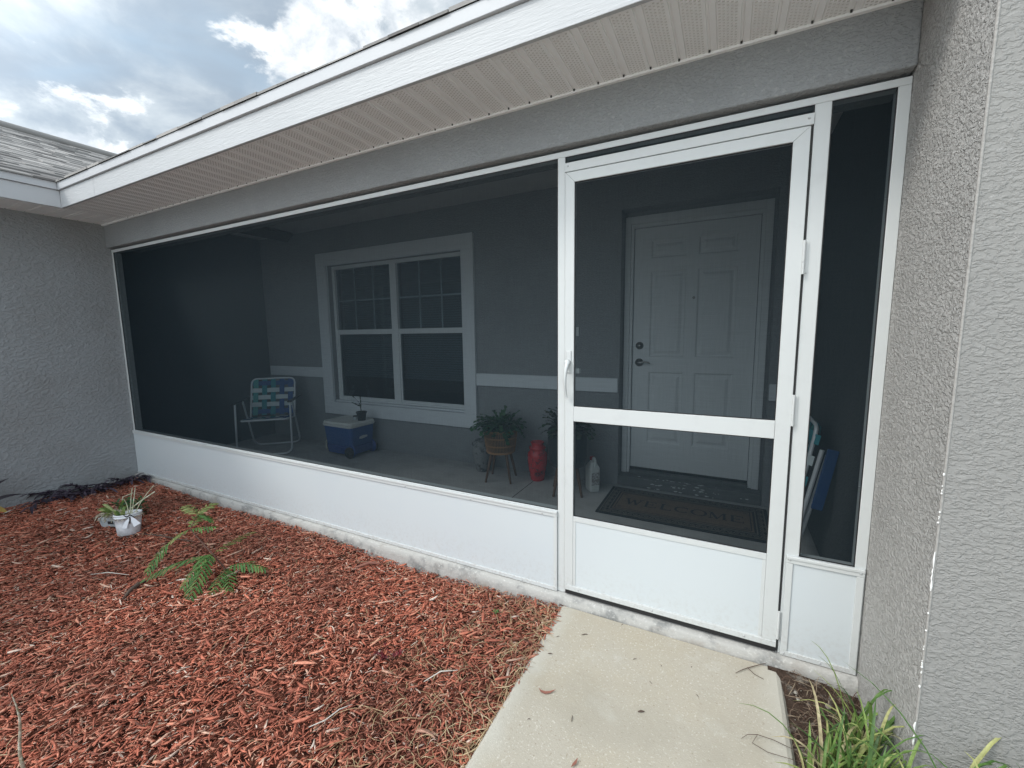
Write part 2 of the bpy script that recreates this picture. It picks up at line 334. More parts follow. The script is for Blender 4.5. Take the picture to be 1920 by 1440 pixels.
# ------------------------------------------------------------------ ground, walk
g = MB()
nx, ny = 60, 60
g.add([(-30, -40, -.16), (40, -40, -.16), (40, 30, -.16), (-30, 30, -.16)], [(0, 1, 2, 3)])
tag(g.build('ground', 'lawn'), 'green lawn ground around the house', 'ground', kind='structure')
def bed_h(x, y):
    h = -.078 + .035 * max(0, 1 - x / 2.2) + .012 * math.sin(3.1 * x + 1.3 * y) + .010 * math.sin(5.3 * y - 2.1 * x)
    if y > -.12: h -= 0.006
    return h
b = MB(); vs = []; fs = []
NX, NY = 70, 60
XA, XB, YA, YB = -.02, 4.55, -2.95, -.02
for j in range(NY + 1):
    for i in range(NX + 1):
        x = XA + (XB - XA) * i / NX; y = YA + (YB - YA) * j / NY
        vs.append((x, y, bed_h(x, y) - .012))
for j in range(NY):
    for i in range(NX): fs.append((j * (NX + 1) + i, j * (NX + 1) + i + 1, (j + 1) * (NX + 1) + i + 1, (j + 1) * (NX + 1) + i))
b.add(vs, fs, True)
tag(b.build('mulch_bed', 'mulchbase'), 'dark bed floor under the red mulch', 'ground', kind='structure')
# chips
rng = np.random.default_rng(3)
def chips(n, xr, yr, lmin, lmax, lift=0., aspect=(.10, .30)):
    x = rng.uniform(*xr, n); y = rng.uniform(*yr, n)
    L = lmin + (lmax - lmin) * rng.beta(1.3, 4.5, n); W = L * rng.uniform(*aspect, n); W = np.clip(W, .0015, .013); T = W * rng.uniform(.2, .6, n)
    a = rng.normal(.75, .95, n); tx = rng.normal(0, .13, n); ty = rng.normal(0, .30, n)
    z = np.array([bed_h(px, py) for px, py in zip(x, y)]) + rng.uniform(-.006, .020, n) + lift
    base = np.array([[-1, -.55, -1], [-.1, -1, -1], [1, -.35, -1], [.92, .3, -1], [.1, 1, -1], [-.9, .6, -1],
                     [-1, -.5, 1], [-.1, -.8, 1], [1, -.25, 1], [.85, .3, 1], [.1, .8, 1], [-.88, .5, 1]], float)
    V = np.repeat(base[None], n, 0) + rng.normal(0, .13, (n, 12, 3)) * np.array([.5, 1, .4])
    V[:, :, 0] *= L[:, None] / 2; V[:, :, 1] *= W[:, None] / 2; V[:, :, 2] *= T[:, None] / 2
    # slight bow along the chip
    bow = rng.normal(0, .10, n); V[:, :, 1] += bow[:, None] * (V[:, :, 0] ** 2) / (L[:, None] / 2)
    ct, st = np.cos(ty), np.sin(ty); yy = V[:, :, 1] * ct[:, None] - V[:, :, 2] * st[:, None]; zz = V[:, :, 1] * st[:, None] + V[:, :, 2] * ct[:, None]
    V[:, :, 1] = yy; V[:, :, 2] = zz
    ct, st = np.cos(tx), np.sin(tx); xx = V[:, :, 0] * ct[:, None] - V[:, :, 2] * st[:, None]; zz = V[:, :, 0] * st[:, None] + V[:, :, 2] * ct[:, None]
    V[:, :, 0] = xx; V[:, :, 2] = zz
    ca, sa = np.cos(a), np.sin(a); xx = V[:, :, 0] * ca[:, None] - V[:, :, 1] * sa[:, None]; yy = V[:, :, 0] * sa[:, None] + V[:, :, 1] * ca[:, None]
    V[:, :, 0] = xx + x[:, None]; V[:, :, 1] = yy + y[:, None]; V[:, :, 2] += z[:, None]
    V[:, :, 1] = np.minimum(V[:, :, 1], -.037); V[:, :, 0] = np.clip(V[:, :, 0], .004, 4.60)
    return V.reshape(-1, 3)
def quickmesh(name, V, nper, faces, m):
    n = len(V) // nper; me = bpy.data.meshes.new(name); me.vertices.add(len(V)); me.vertices.foreach_set('co', V.astype(np.float32).ravel())
    loops = np.concatenate([np.array(f) for f in faces]); sizes = np.array([len(f) for f in faces])
    Lp = (loops[None] + (np.arange(n) * nper)[:, None]).ravel(); S = np.tile(sizes, n)
    me.loops.add(len(Lp)); me.loops.foreach_set('vertex_index', Lp.astype(np.int32))
    me.polygons.add(len(S)); st = np.concatenate([[0], np.cumsum(S)[:-1]]); me.polygons.foreach_set('loop_start', st.astype(np.int32))
    me.polygons.foreach_set('loop_total', S.astype(np.int32)); me.update(calc_edges=True); me.validate()
    me.materials.append(M[m]); o = bpy.data.objects.new(name, me); C.objects.link(o); return o
F12 = [(6, 7, 8, 9, 10, 11), (5, 4, 3, 2, 1, 0)] + [(i, (i + 1) % 6, 6 + (i + 1) % 6, 6 + i) for i in range(6)]
V = np.concatenate([chips(44000, (0, 4.56), (-2.2, -.02), .014, .085, 0, (.07, .26)), chips(55000, (0, 4.56), (-2.2, -.02), .007, .030, .005, (.12, .42)),
                    chips(420, (0, 4.5), (-2.2, -.05), .06, .15, .012, (.10, .22)), chips(5000, (0, 4.56), (-2.9, -2.2), .03, .10)])
tag(quickmesh('wood_mulch', V, 12, F12, 'mulch'), 'shredded red brown wood mulch covering the planting bed', 'mulch', kind='stuff')
# pine straw / dry grass along the walk edge
def strands(n, pos, lmin, lmax, w, z0, curl=.4, name='dry_grass', m='straw'):
    vs = []
    P = []
    for i in range(n):
        x, y = pos(); L = random.uniform(lmin, lmax); a = random.uniform(0, 2 * PI); z = z0(x, y) + random.uniform(.0, .022)
        c = random.uniform(-curl, curl); pts = []
        for k in range(5):
            t = k / 4; aa = a + c * (t - .5) * 3
            pts.append((x + L * (t - .5) * math.cos(aa), y + L * (t - .5) * math.sin(aa), z + .012 * math.sin(PI * t) + random.uniform(-.002, .002)))
        s_ = (-math.sin(a), math.cos(a), .3)
        P.append((pts, s_, w * random.uniform(.6, 1.3)))
    b = MB()
    for pts, s_, ww in P: b.strip(pts, [ww * .5, ww, ww, ww, ww * .3], s_, fold=.6)
    return b.build(name, m)
def near_walk():
    t = random.random() ** 2.2
    return 4.54 - t * .55, random.uniform(-2.0, -.06)
o = strands(900, near_walk, .04, .16, .0011, bed_h); tag(o, 'dry tan grass strands along the walk edge of the mulch', 'dry grass', kind='stuff')
o = strands(700, lambda: (random.uniform(0, 4.5), random.uniform(-2.1, -.05)), .03, .12, .0009, bed_h, name='straw_bits'); tag(o, 'thin pale straw bits scattered through the red mulch', 'dry grass', kind='stuff')

o = strands(3800, lambda: (random.uniform(0, 4.53), random.uniform(-2.1, -.05)), .02, .08, .0013, bed_h, name='mulch_fibre', m='mulch'); tag(o, 'fine red shredded fibres mixed through the mulch', 'mulch', kind='stuff')
# concrete walk with rounded edges
w = MB(); prof = [(4.53, -.30), (5.502, -.30), (5.502, -.070), (5.492, -.054), (5.478, -.048), (4.556, -.048), (4.542, -.054), (4.53, -.070)]
w.prism(prof, 'y', -.041, -2.944)
dw = MB(); dw.box(-14, 16, -16, -2.95, -.3, -.085); tag(dw.build('reflector', mat('reflector_concrete', (.62, .60, .56), .9, bumps=[('noise', 120, .4, .003)], var=[((.54, .52, .48), 2, .45, .7)])), 'broad concrete driveway added out of view to bounce light', 'reflector', kind='structure')  # unseen paving added to bounce light up under the eaves
tag(w.build('concrete_walk', 'walk'), 'beige concrete walk leading to the screen door', 'walkway', kind='structure')
# soil patch right of the walk
s = MB(); vs = []; fs = []
def soil_h(x, y): return -.058 - .05 * min(1, abs(y) * 1.2) + .012 * math.sin(14 * x + 5 * y) + .010 * math.sin(19 * y - 3 * x)
for j in range(41):
    for i in range(25):
        x = 5.45 + 2.3 * i / 24; y = -2.94 + 2.90 * j / 40
        vs.append((x, y, soil_h(x, y) + random.uniform(-.005, .005)))
for j in range(40):
    for i in range(24): fs.append((j * 25 + i, j * 25 + i + 1, (j + 1) * 25 + i + 1, (j + 1) * 25 + i))
s.add(vs, fs, True)
tag(s.build('soil', 'soil'), 'dark bare soil beside the walk at the wall', 'soil', kind='structure')
o = strands(750, lambda: (random.uniform(5.51, 5.76), random.uniform(-.75, -.05)), .02, .09, .0011, soil_h, name='rootlets', m='rootlet')
tag(o, 'dark tangled dead rootlets lying on the bare soil', 'dead roots', kind='stuff')
V = []
for i in range(70):
    x, y = random.uniform(5.52, 5.75), -.06 - .6 * random.random(); r = random.choice((.002, .003, .005, .009)) * random.uniform(.7, 1.3); z = soil_h(x, y) + .006
    a = random.uniform(0, PI)
    for q in ((-1, -.5, -.5), (.1, -1, -.4), (1, .1, -.5), (.6, .9, -.5), (-.5, .9, -.4), (-1, .3, -.5), (-.7, -.4, .5), (.1, -.7, .6), (.8, .1, .4), (.5, .6, .6), (-.4, .7, .4), (-.8, .2, .5)):
        X, Y = q[0] * math.cos(a) - q[1] * math.sin(a), q[0] * math.sin(a) + q[1] * math.cos(a)
        V.append((x + X * r, y + Y * r, z + q[2] * r * .7))
tag(quickmesh('gravel_crumbs', np.array(V), 12, F12, 'rubble'), 'pale crumbs of stucco and shell lying on the soil', 'rubble', kind='stuff')
# grass
def blades(n, pos, hmin, hmax, name, m, lean=.8, dirbias=None, wid=(.0035, .007)):
    b = MB()
    for i in range(n):
        x, y, z = pos(); h = random.uniform(hmin, hmax); a = random.uniform(0, 2 * PI)
        if dirbias and random.random() < .6: a = random.gauss(dirbias, .8)
        ln = h * random.uniform(.15, lean) ; p2 = (x + ln * math.cos(a), y + ln * math.sin(a), z + h * random.uniform(.45, .95))
        p1 = (x + ln * .25 * math.cos(a), y + ln * .25 * math.sin(a), z + h * .85)
        pts = bez((x, y, z), p1, p2, 7); ww = random.uniform(*wid)
        hw = [ww * q * .5 for q in (.7, .9, 1, 1, .9, .75, .5, .06)]
        b.strip(pts, hw, (-math.sin(a), math.cos(a), 0), fold=.5)
    return b.build(name, m)
cl = [(5.70, -.30), (5.74, -.42), (5.80, -.62), (5.66, -.55), (5.60, -.62), (5.72, -.66), (5.9, -.66), (6.02, -.70), (5.58, -.75), (5.7, -.8), (5.85, -.82), (6.1, -.75), (5.55, -.55), (5.64, -.44)]
def gpos():
    c = random.choice(cl); x = random.gauss(c[0], .03); y = random.gauss(c[1], .035)
    x = max(5.525, x)
    if x > X3 - .015: y = min(y, -RET - .02)
    return x, y, soil_h(x, y) - .01
random.seed(21)
cl += [(5.95, -.60), (6.05, -.62), (5.85, -.70), (5.75, -.9), (5.9, -.95), (6.15, -.66), (6.25, -.7), (5.68, -.70), (5.62, -.85), (5.78, -.58)]
cr = [(5.60, -.66), (5.58, -.50), (5.68, -.40), (5.62, -.58), (5.68, -.62), (5.74, -.64), (5.80, -.63), (5.86, -.66), (5.93, -.68), (5.66, -.48)]
def gpos2():
    c = random.choice(cr); x = max(5.55, random.gauss(c[0], .025)); y = random.gauss(c[1], .03)
    if x > X3 - .015: y = min(y, -RET - .03)
    return x, y, soil_h(x, y) - .01
cf = [(5.84, -.62), (5.92, -.64), (6.0, -.66), (5.78, -.62), (5.88, -.70)]
def gpos3():
    c = random.choice(cf); x = random.gauss(c[0], .03); y = min(-RET - .03, random.gauss(c[1], .03)); return x, y, soil_h(x, y) - .01
o = blades(46, gpos3, .42, .62, 'grass', 'grass', .6, .4, (.006, .011)); tag(o, 'longest grass blades at the foot of the front wall, lower right corner', 'grass', kind='stuff')
o = blades(260, gpos2, .20, .42, 'grass', 'grass', .6, .3, (.005, .010)); tag(o, 'taller arching grass blades against the front stucco wall', 'grass', kind='stuff')
o = blades(950, gpos, .06, .22, 'grass', 'grass', 1.0, None, (.005, .011)); tag(o, 'long green grass growing at the stucco wall corner', 'grass', kind='stuff')

# ------------------------------------------------------------------ HOUSE
H = thing('house', 'grey stucco house front with white fascia and recessed screened porch', 'house', (0, 0, 0))
# garage wing wall (left), faces +X, and porch side walls
w = MB(); w.box(-.6, X0, -7, .055, -.3, ZS + .02); w.build('garage_wall', 'stucco', H, label='grey stucco wing wall on the left')
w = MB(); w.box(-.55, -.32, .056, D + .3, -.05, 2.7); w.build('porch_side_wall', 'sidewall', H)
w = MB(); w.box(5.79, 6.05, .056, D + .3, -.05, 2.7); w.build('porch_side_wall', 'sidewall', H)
# header beam over the opening: overhangs the frame slightly
w = MB(); w.box(X0 + .0005, X3 - .0005, -.036, .22, 2.192, ZS + .02); w.build('header_beam', 'stucco_smooth', H, bevel=.006, label='grey stucco beam above the screens')
# return wall and projecting front wall on the right
w = MB()
w.add([(X3, .056, -.3), (X3, -RET, -.3), (X3, -RET, 4.2), (X3, .056, 4.2)], [(0, 3, 2, 1)])
w.build('return_wall', 'stucco_rough', H, label='rough sandy stucco return wall beside the narrow screen')
w = MB(); w.add([(X3, -RET, -.3), (10.5, -RET, -.3), (10.5, -RET, 4.2), (X3, -RET, 4.2)], [(0, 1, 2, 3)])
w.add([(X3, -RET, 4.2), (10.5, -RET, 4.2), (10.5, .056, 4.2), (X3, .056, 4.2)], [(0, 1, 2, 3)])
w.add([(X3, .056, -.3), (6.0, .056, -.3), (6.0, .056, 4.2), (X3, .056, 4.2)], [(0, 1, 2, 3)])
w.build('front_wall', 'stucco_lace', H, label='light grey knock-down stucco wall at the right')
# corner bead
cb = MB(); cb.tube([(X3 - .001, -RET + .001, -.15), (X3 - .001, -RET + .001, 3.6)], .0035, 6)
cb.build('corner_bead', mat('corner_bead_paint', (.33, .315, .295), .85, bumps=[('noise', 60, .8, .006)]), H)
ck = MB()
zz = -.12
while zz < 1.0:
    l = random.uniform(.004, .05) if (zz < .35 or .55 < zz < .8) else random.uniform(.002, .008)
    r = random.uniform(.0012, .0032)
    ck.tube([(X3 - .004, -RET - .003, zz), (X3 - .005 + random.uniform(-.001, .001), -RET - .004, zz + l / 2), (X3 - .004, -RET - .003, zz + l)], [r * .5, r, r * .5], 5)
    zz += l * .8 + random.choice((.002, .008, .03, .07)) * random.uniform(.6, 1.6)
ck.build('chipped_plaster', mat('exposed_plaster', (.8, .79, .76), .9), H, label='white chipped plaster along the wall corner')['kind'] = 'stuff'
# back wall of the porch with openings (window + door alcove)
def wall_y(mb, x0, x1, z0, z1, y0, y1, holes):
    xs = sorted({x0, x1, *[h[0] for h in holes], *[h[1] for h in holes]}); zs = sorted({z0, z1, *[h[2] for h in holes], *[h[3] for h in holes]})
    for i in range(len(xs) - 1):
        for j in range(len(zs) - 1):
            cx, cz = (xs[i] + xs[i + 1]) / 2, (zs[j] + zs[j + 1]) / 2
            if any(h[0] < cx < h[1] and h[2] < cz < h[3] for h in holes): continue
            mb.add([(xs[i], y0, zs[j]), (xs[i + 1], y0, zs[j]), (xs[i + 1], y0, zs[j + 1]), (xs[i], y0, zs[j + 1])], [(0, 1, 2, 3)])
    for h in holes:
        a, b_, c, d = h
        mb.add([(a, y0, c), (a, y1, c), (a, y1, d), (a, y0, d)], [(0, 1, 2, 3)]); mb.add([(b_, y0, c), (b_, y1, c), (b_, y1, d), (b_, y0, d)], [(3, 2, 1, 0)])
        mb.add([(a, y0, d), (b_, y0, d), (b_, y1, d), (a, y1, d)], [(3, 2, 1, 0)])
        if c > z0: mb.add([(a, y0, c), (b_, y0, c), (b_, y1, c), (a, y1, c)], [(0, 1, 2, 3)])
WX0, WX1, WZ0, WZ1 = .766, 3.003, .381, 2.322       # outer edges of window trim
TW = .165
OX0, OX1, OZ0, OZ1 = WX0 + TW, WX1 - TW + .02, WZ0 + .15, WZ1 - .15
w = MB(); wall_y(w, -.33, 6.01, -.02, 2.63, D, D + .16, [(OX0, OX1, OZ0, OZ1), (4.43, 5.53, -.02, 2.34)])
w.build('entry_wall', 'stucco_smooth', H, label='grey stucco wall behind the porch')
w = MB(); wall_y(w, 4.3, 5.7, -.02, 2.5, DD + .001, DD + .08, [(4.475, 5.470, .05, 2.26)]); w.build('entry_wall', 'stucco_smooth', H)
# porch ceiling
w = MB(); w.box(-.56, 6.26, .221, D + .3, 2.61, 2.66); w.build('porch_ceiling', 'ceiling', H)
w = MB(); w.box(-.32, 6.0, .2205, .222, 2.3, 2.62); w.build('beam_back', 'stucco_smooth', H)
# slab
w = MB(); w.box(-.56, 6.26, -.0005, D + .32, -.3, 0); w.build('porch_floor', 'floor', H, label='grey concrete porch floor')
w = MB(); vs = []; fs = []
nseg = 130
for i in range(nseg + 1):
    x = X0 + .001 + (X3 - .002 - X0) * i / nseg; j = .003 * math.sin(7 * x) + random.uniform(-.0012, .0012)
    vs += [(x, -.001, -.002), (x, -.026 + j * .5, -.0035 + random.uniform(-.0015, 0)), (x, -.036 + j, -.012 + random.uniform(-.002, .002)), (x, -.0365 + j * .7, -.05), (x, -.038 + j * .4, -.3)]
for i in range(nseg):
    for k in range(4): fs.append((i * 5 + k, i * 5 + k + 1, i * 5 + k + 6, i * 5 + k + 5))
w.add(vs, fs, True); w.build('slab_edge', 'slab', H, label='rough pale concrete slab edge under the kick panels')
for a in ((3.713, 3.719), (5.66, 5.664)):
    sj = MB(); sj.box(*a, .05, D - .001, .0003, .0012); sj.build('floor_joint', 'seam', H)
# step in the alcove
w = MB(); w.box(4.431, 5.529, D + .004, DD, 0.001, .088); w.build('door_step', 'step', H, bevel=.006, label='dark painted step with flaking paint')
ch = MB(); random.seed(5)
for i in range(46):
    x = random.gauss(4.98, .20); z = random.choice((.055, .05, .045, .086, .015)) + random.gauss(0, .006); r = random.uniform(.003, .014)
    if not (4.5 < x < 5.45): continue
    n = 7; pts = []
    for k in range(n):
        a = 2 * PI * k / n; rr = r * random.uniform(.5, 1.1); pts.append((x + rr * 1.5 * math.cos(a), min(.083, max(.006, z + rr * .5 * math.sin(a)))))
    ch.prism(pts, 'y', D + .004, D + .0025)
for i in range(16):
    x = random.gauss(5.0, .2); y = D + .02 + random.random() * .03; r = random.uniform(.004, .012)
    ch.prism([(x + r * 1.6 * math.cos(k) * random.uniform(.6, 1.1), y + r * .6 * math.sin(k) * random.uniform(.6, 1.1)) for k in (0, 1.2, 2.4, 3.6, 4.9)], 'z', .0875, .0892)
ch.build('paint_flake', 'chip', H)['kind'] = 'stuff'
# belly bands
for a, b_ in ((-.272, WX0 - .003), (WX1 + .003, 4.424), (5.535, 5.788)):
    w = MB(); w.box(a, b_, D - .030, D - .0005, .828, .951); w.build('belly_band', 'trim', H, bevel=.005)
# doorbell
w = MB(); w.box(4.045, 4.072, D - .014, D - .0004, 1.315, 1.395); w.build('doorbell', 'conduit', H, bevel=.003)
# window trim
WN = MB()
WN.box(WX0, OX0, D - .035, D - .0004, OZ0, OZ1); WN.box(OX1, WX1, D - .035, D - .0004, OZ0, OZ1)
WN.box(WX0, WX1, D - .036, D - .0004, OZ1 + .0002, WZ1); WN.box(WX0, WX1, D - .036, D - .0004, WZ0, OZ0 - .0002)
win = WN.build('window', 'trim', H, bevel=.004, label='white trimmed double window seen through the screen')
fr = MB(); y0, y1 = D + .055, D + .11
FW = .038
mx = (OX0 + OX1) / 2 + .0
fr.box(OX0, OX0 + FW, y0, y1, OZ0, OZ1); fr.box(OX1 - FW, OX1, y0, y1, OZ0, OZ1)
fr.box(OX0 + FW, OX1 - FW, y0, y1, OZ1 - FW, OZ1); fr.box(OX0 + FW, OX1 - FW, y0, y1, OZ0, OZ0 + FW)
fr.box(mx - .045, mx + .045, y0 - .004, y1, OZ0 + FW, OZ1 - FW)
fr.build('window_frame', 'door', win, bevel=.003)
sl = MB(); sl.box(OX0, OX1, D + .001, y0 - .001, OZ0 + .0005, OZ0 + .022); sl.build('window_sill', 'trim', win, bevel=.003)
for (a, b_) in ((OX0 + FW, mx - .045), (mx + .045, OX1 - FW)):
    zm = 1.385
    s = MB(); s.box(a, b_, y0 + .004, y0 + .03, zm - .028, zm + .028); s.box(a, a + .018, y0 + .01, y0 + .03, OZ0 + FW, zm - .028); s.box(b_ - .018, b_, y0 + .01, y0 + .03, OZ0 + FW, zm - .028)
    s.box(a + .018, b_ - .018, y0 + .01, y0 + .03, OZ0 + FW, OZ0 + FW + .03); s.build('sash', 'door', win, bevel=.002)
    m_ = MB(); wd = b_ - a
    for k in (1, 2): m_.box(a + wd * k / 3 - .008, a + wd * k / 3 + .008, y0 + .036, y0 + .042, zm + .028, OZ1 - FW)
    zc = (zm + OZ1 - FW) / 2
    m_.box(a, b_, y0 + .0355, y0 + .0415, zc - .008, zc + .008); m_.build('muntin', 'door', win)
    p = MB(); p.add([(a, y0 + .032, zm), (b_, y0 + .032, zm), (b_, y0 + .032, OZ1 - FW), (a, y0 + .032, OZ1 - FW)], [(0, 1, 2, 3)]); p.build('pane', 'glass', win)
    p = MB(); p.add([(a, y0 + .020, OZ0 + FW), (b_, y0 + .020, OZ0 + FW), (b_, y0 + .020, zm), (a, y0 + .020, zm)], [(0, 1, 2, 3)]); p.build('pane', 'glass', win)
    bl = MB(); z = zm - .55
    while z < OZ1 - .03:
        bl.box(a - .03, b_ + .03, y0 + .12, y0 + .14, z, z + .019, None); z += .026
    bl.build('blind', 'pane_blind', win)
rm = MB(); rm.box(OX0 - .3, OX1 + .3, D + .161, D + 1.5, OZ0 - .3, OZ1 + .3)
rm.f = [f for i, f in enumerate(rm.f) if i != 2]; rm.sm = rm.sm[:len(rm.f)]; rm.build('room', 'dark', H)
w = MB(); w.box(4.31, 5.69, DD + .0805, DD + .5, -.05, 2.6); w.f = [f for i, f in enumerate(w.f) if i != 2]; w.sm = w.sm[:len(w.f)]; w.build('room', 'dark', H)
# entry door
DX0, DX1, DZ0, DZ1 = 4.508, 5.434, .139, 2.208
ed = thing('entry_door', '', 'x', (0, 0, 0)); del ed['category']; del ed['label']; ed.parent = H
dm = MB(); yd = DD + .022
wd = DX1 - DX0
pc = [(4.645, 4.925), (5.010, 5.295)]
rows = [(.375, 1.0), (1.13, 1.845), (1.955, 2.10)]
pan = [(c[0], c[1], r[0], r[1]) for c in pc for r in rows]
for i in range(1):
    xs = sorted({DX0, DX1, *[p[0] for p in pan], *[p[1] for p in pan]}); zs = sorted({DZ0, DZ1, *[p[2] for p in pan], *[p[3] for p in pan]})
    for i in range(len(xs) - 1):
        for j in range(len(zs) - 1):
            cx, cz = (xs[i] + xs[i + 1]) / 2, (zs[j] + zs[j + 1]) / 2
            if any(h[0] < cx < h[1] and h[2] < cz < h[3] for h in pan): continue
            dm.add([(xs[i], yd, zs[j]), (xs[i + 1], yd, zs[j]), (xs[i + 1], yd, zs[j + 1]), (xs[i], yd, zs[j + 1])], [(0, 1, 2, 3)])
for (a, b_, c, d) in pan:
    prof = [(0, 0), (.012, .010), (.030, .010), (.052, .001)]
    rings = [[(a + q, yd + t, c + q), (b_ - q, yd + t, c + q), (b_ - q, yd + t, d - q), (a + q, yd + t, d - q)] for q, t in prof]
    for k in range(len(rings) - 1):
        for e in range(4): dm.add([rings[k][e], rings[k][(e + 1) % 4], rings[k + 1][(e + 1) % 4], rings[k + 1][e]], [(0, 1, 2, 3)])
    dm.add(rings[-1], [(0, 1, 2, 3)])
dm.box(DX0, DX1, yd + .012, yd + .04, DZ0, DZ1)
dm.build('door_leaf', 'door', ed)
df = MB()
for (a, b_) in ((4.437, 4.482), (5.462, 5.510)): df.box(a, b_, DD - .022, DD + .0005, .0885, 2.302)
df.box(4.482, 5.462, DD - .022, DD + .0005, 2.24, 2.302)
for (a, b_) in ((4.482, 4.505), (5.437, 5.462)): df.box(a, b_, DD - .008, DD + .03, .0885, 2.24)
df.box(4.505, 5.437, DD - .008, DD + .03, 2.211, 2.24)
df.build('door_frame', 'door', ed, bevel=.003)
th = MB(); th.box(4.505, 5.437, DD - .03, DD + .03, .0885, .118); th.build('threshold', 'step', ed, bevel=.003)
th = MB(); th.box(4.506, 5.436, DD + .012, DD + .03, .1185, .1375); th.build('door_sweep', 'black', ed)
Ry = Matrix.Rotation(PI / 2, 4, 'X')
db = MB(); db.lathe([(.0, 0), (.033, 0), (.033, .006), (.026, .016), (.014, .018), (.013, .022), (0.001, .022)], (4.566, yd - .0002, 1.226), 24, Ry); db.build('deadbolt', 'nickel', ed)
db = MB(); db.lathe([(.0, 0), (.036, 0), (.035, .007), (.022, .014), (.014, .02), (.014, .045), (.001, .046)], (4.566, yd - .0002, 1.080), 24, Ry)
db.tube([(4.566, yd - .045, 1.080), (4.59, yd - .052, 1.083), (4.62, yd - .053, 1.090), (4.648, yd - .052, 1.084), (4.664, yd - .050, 1.075)], [.012, .010, .008, .007, .005], 10); db.build('lever_handle', 'nickel', ed)
db = MB(); db.lathe([(.0, 0), (.011, 0), (.010, .004), (.004, .004), (.001, .003)], (4.985, yd - .0002, 1.616), 16, Ry); db.build('peephole', 'nickel', ed)

# --- eaves: soffits, fascias, drip edges, roofs
def soffit(axis, a0, a1, b0, b1, parent, phase):
    """ribbed vinyl panels; ribs run along b, repeat along a"""
    mb = MB(); P = .1071; prof = []
    k0 = math.floor((a0 - phase) / P)
    a = phase + k0 * P
    pts = []
    while a < a1 + P:
        for d, z in ((.000, 0.0), (.002, .005), (.009, .005), (.011, .0), (.030, .0), (.032, .0035), (.034, 0)):
            pts.append((a + d, z))
        a += P
    pts = [p for p in pts if a0 <= p[0] <= a1]; pts = [(a0, 0)] + pts + [(a1, 0)]
    vs = []; fs = []
    for i, (p, z) in enumerate(pts):
        if axis == 'x': vs += [(p, b0, ZS + z), (p, b1, ZS + z)]
        else: vs += [(b0, p, ZS + z), (b1, p, ZS + z)]
    for i in range(len(pts) - 1): fs.append((2 * i, 2 * i + 1, 2 * i + 3, 2 * i + 2))
    mb.add(vs, fs)
    # perforation dimples on the flat of each panel as tiny raised diamonds
    return mb, P
mbs, P = soffit('x', X0 + .43, X3, -EAVE + .001, -.001, H, 4.272)
# vent dimples: rows of tiny sunk slots
a = 4.272 - P * 36
dimp = MB()
while a < X3 - .03:
    for r_ in range(5):
        xx = a + .042 + r_ * .0125
        if xx < X0 + .44 or xx > X3 - .01: continue
        nseg = 26
        for q in range(nseg):
            yy = -EAVE + .028 + (q + .5 * (r_ % 2)) * .0152
            if yy > -.015: continue
            dimp.add([(xx - .0040, yy - .0022, ZS - .0006), (xx + .0036, yy - .0030, ZS - .0006), (xx + .0040, yy + .0012, ZS - .0022), (xx - .0036, yy + .0020, ZS - .0022)], [(0, 1, 2, 3)])
    a += P
sf = mbs.build('soffit', 'soffit', H, label='cream vented vinyl soffit under the porch eave')
dimp.build('vent_slot', mat('vent_slot_shadow', (.60, .585, .56), .7), sf)['kind'] = 'stuff'
mbs, P = soffit('y', -6.9, -.002, X0 + .001, X0 + .428, H, -.11)
mbs.build('soffit', 'soffit', H, label='cream vinyl soffit under the left wing eave')
w = MB(); w.box(X0 + .43, X3 - .001, -.012, -.0375 + .0, ZS - .012, ZS - .0005); 
w = MB(); w.box(X0 + .002, X3 - .001, -.052, -.0365, ZS - .010, ZS - .0008); w.build('soffit_channel', 'soffit', H)
nub = MB(); nub.box(.002, .008, -.056, -.0525, ZS - .0045, ZS + .004); nb0 = nub.build('channel_gap', 'seam', sf)
a = 4.272 - P * 35; nb0.location.x = a; a += P
while a < X3 - .02:
    q = nb0.copy(); C.objects.link(q); q.location.x = a; a += P
def board(axis, a0, a1, face, out, z0, z1, th_, m, name, joints=(), lb=None):
    mb = MB(); cuts = [a0, *joints, a1]
    for i in range(len(cuts) - 1):
        s0 = cuts[i] + (.0015 if i else 0); s1 = cuts[i + 1] - (.0015 if i < len(cuts) - 2 else 0)
        if axis == 'x': mb.box(s0, s1, face, face + th_, z0, z1)
        else: mb.box(face - th_, face, s0, s1, z0, z1)
    return mb.build(name, m, H, bevel=.002, label=lb)
# main fascia (front face y=-EAVE), slightly below the soffit line
board('x', EAVE, X3 - .0006, -EAVE - .012, -1, 2.392, 2.522, .018, 'fascia', 'fascia', joints=(1.045,), lb='long white wood grain fascia board over the porch')
board('x', EAVE + .008, X3 - .0007, -EAVE - .026, -1, 2.5245, 2.580, .034, 'fascia_side', 'drip_edge', lb='white drip edge strip above the long fascia')
board('y', -6.95, -EAVE - .013, EAVE + .012, 1, 2.392, 2.522, .018, 'fascia_side', 'fascia', lb='white fascia board of the left wing')
board('y', -6.95, -EAVE - .0275, EAVE + .026, 1, 2.5245, 2.580, .034, 'fascia_side', 'drip_edge', lb='white drip edge of the left wing')
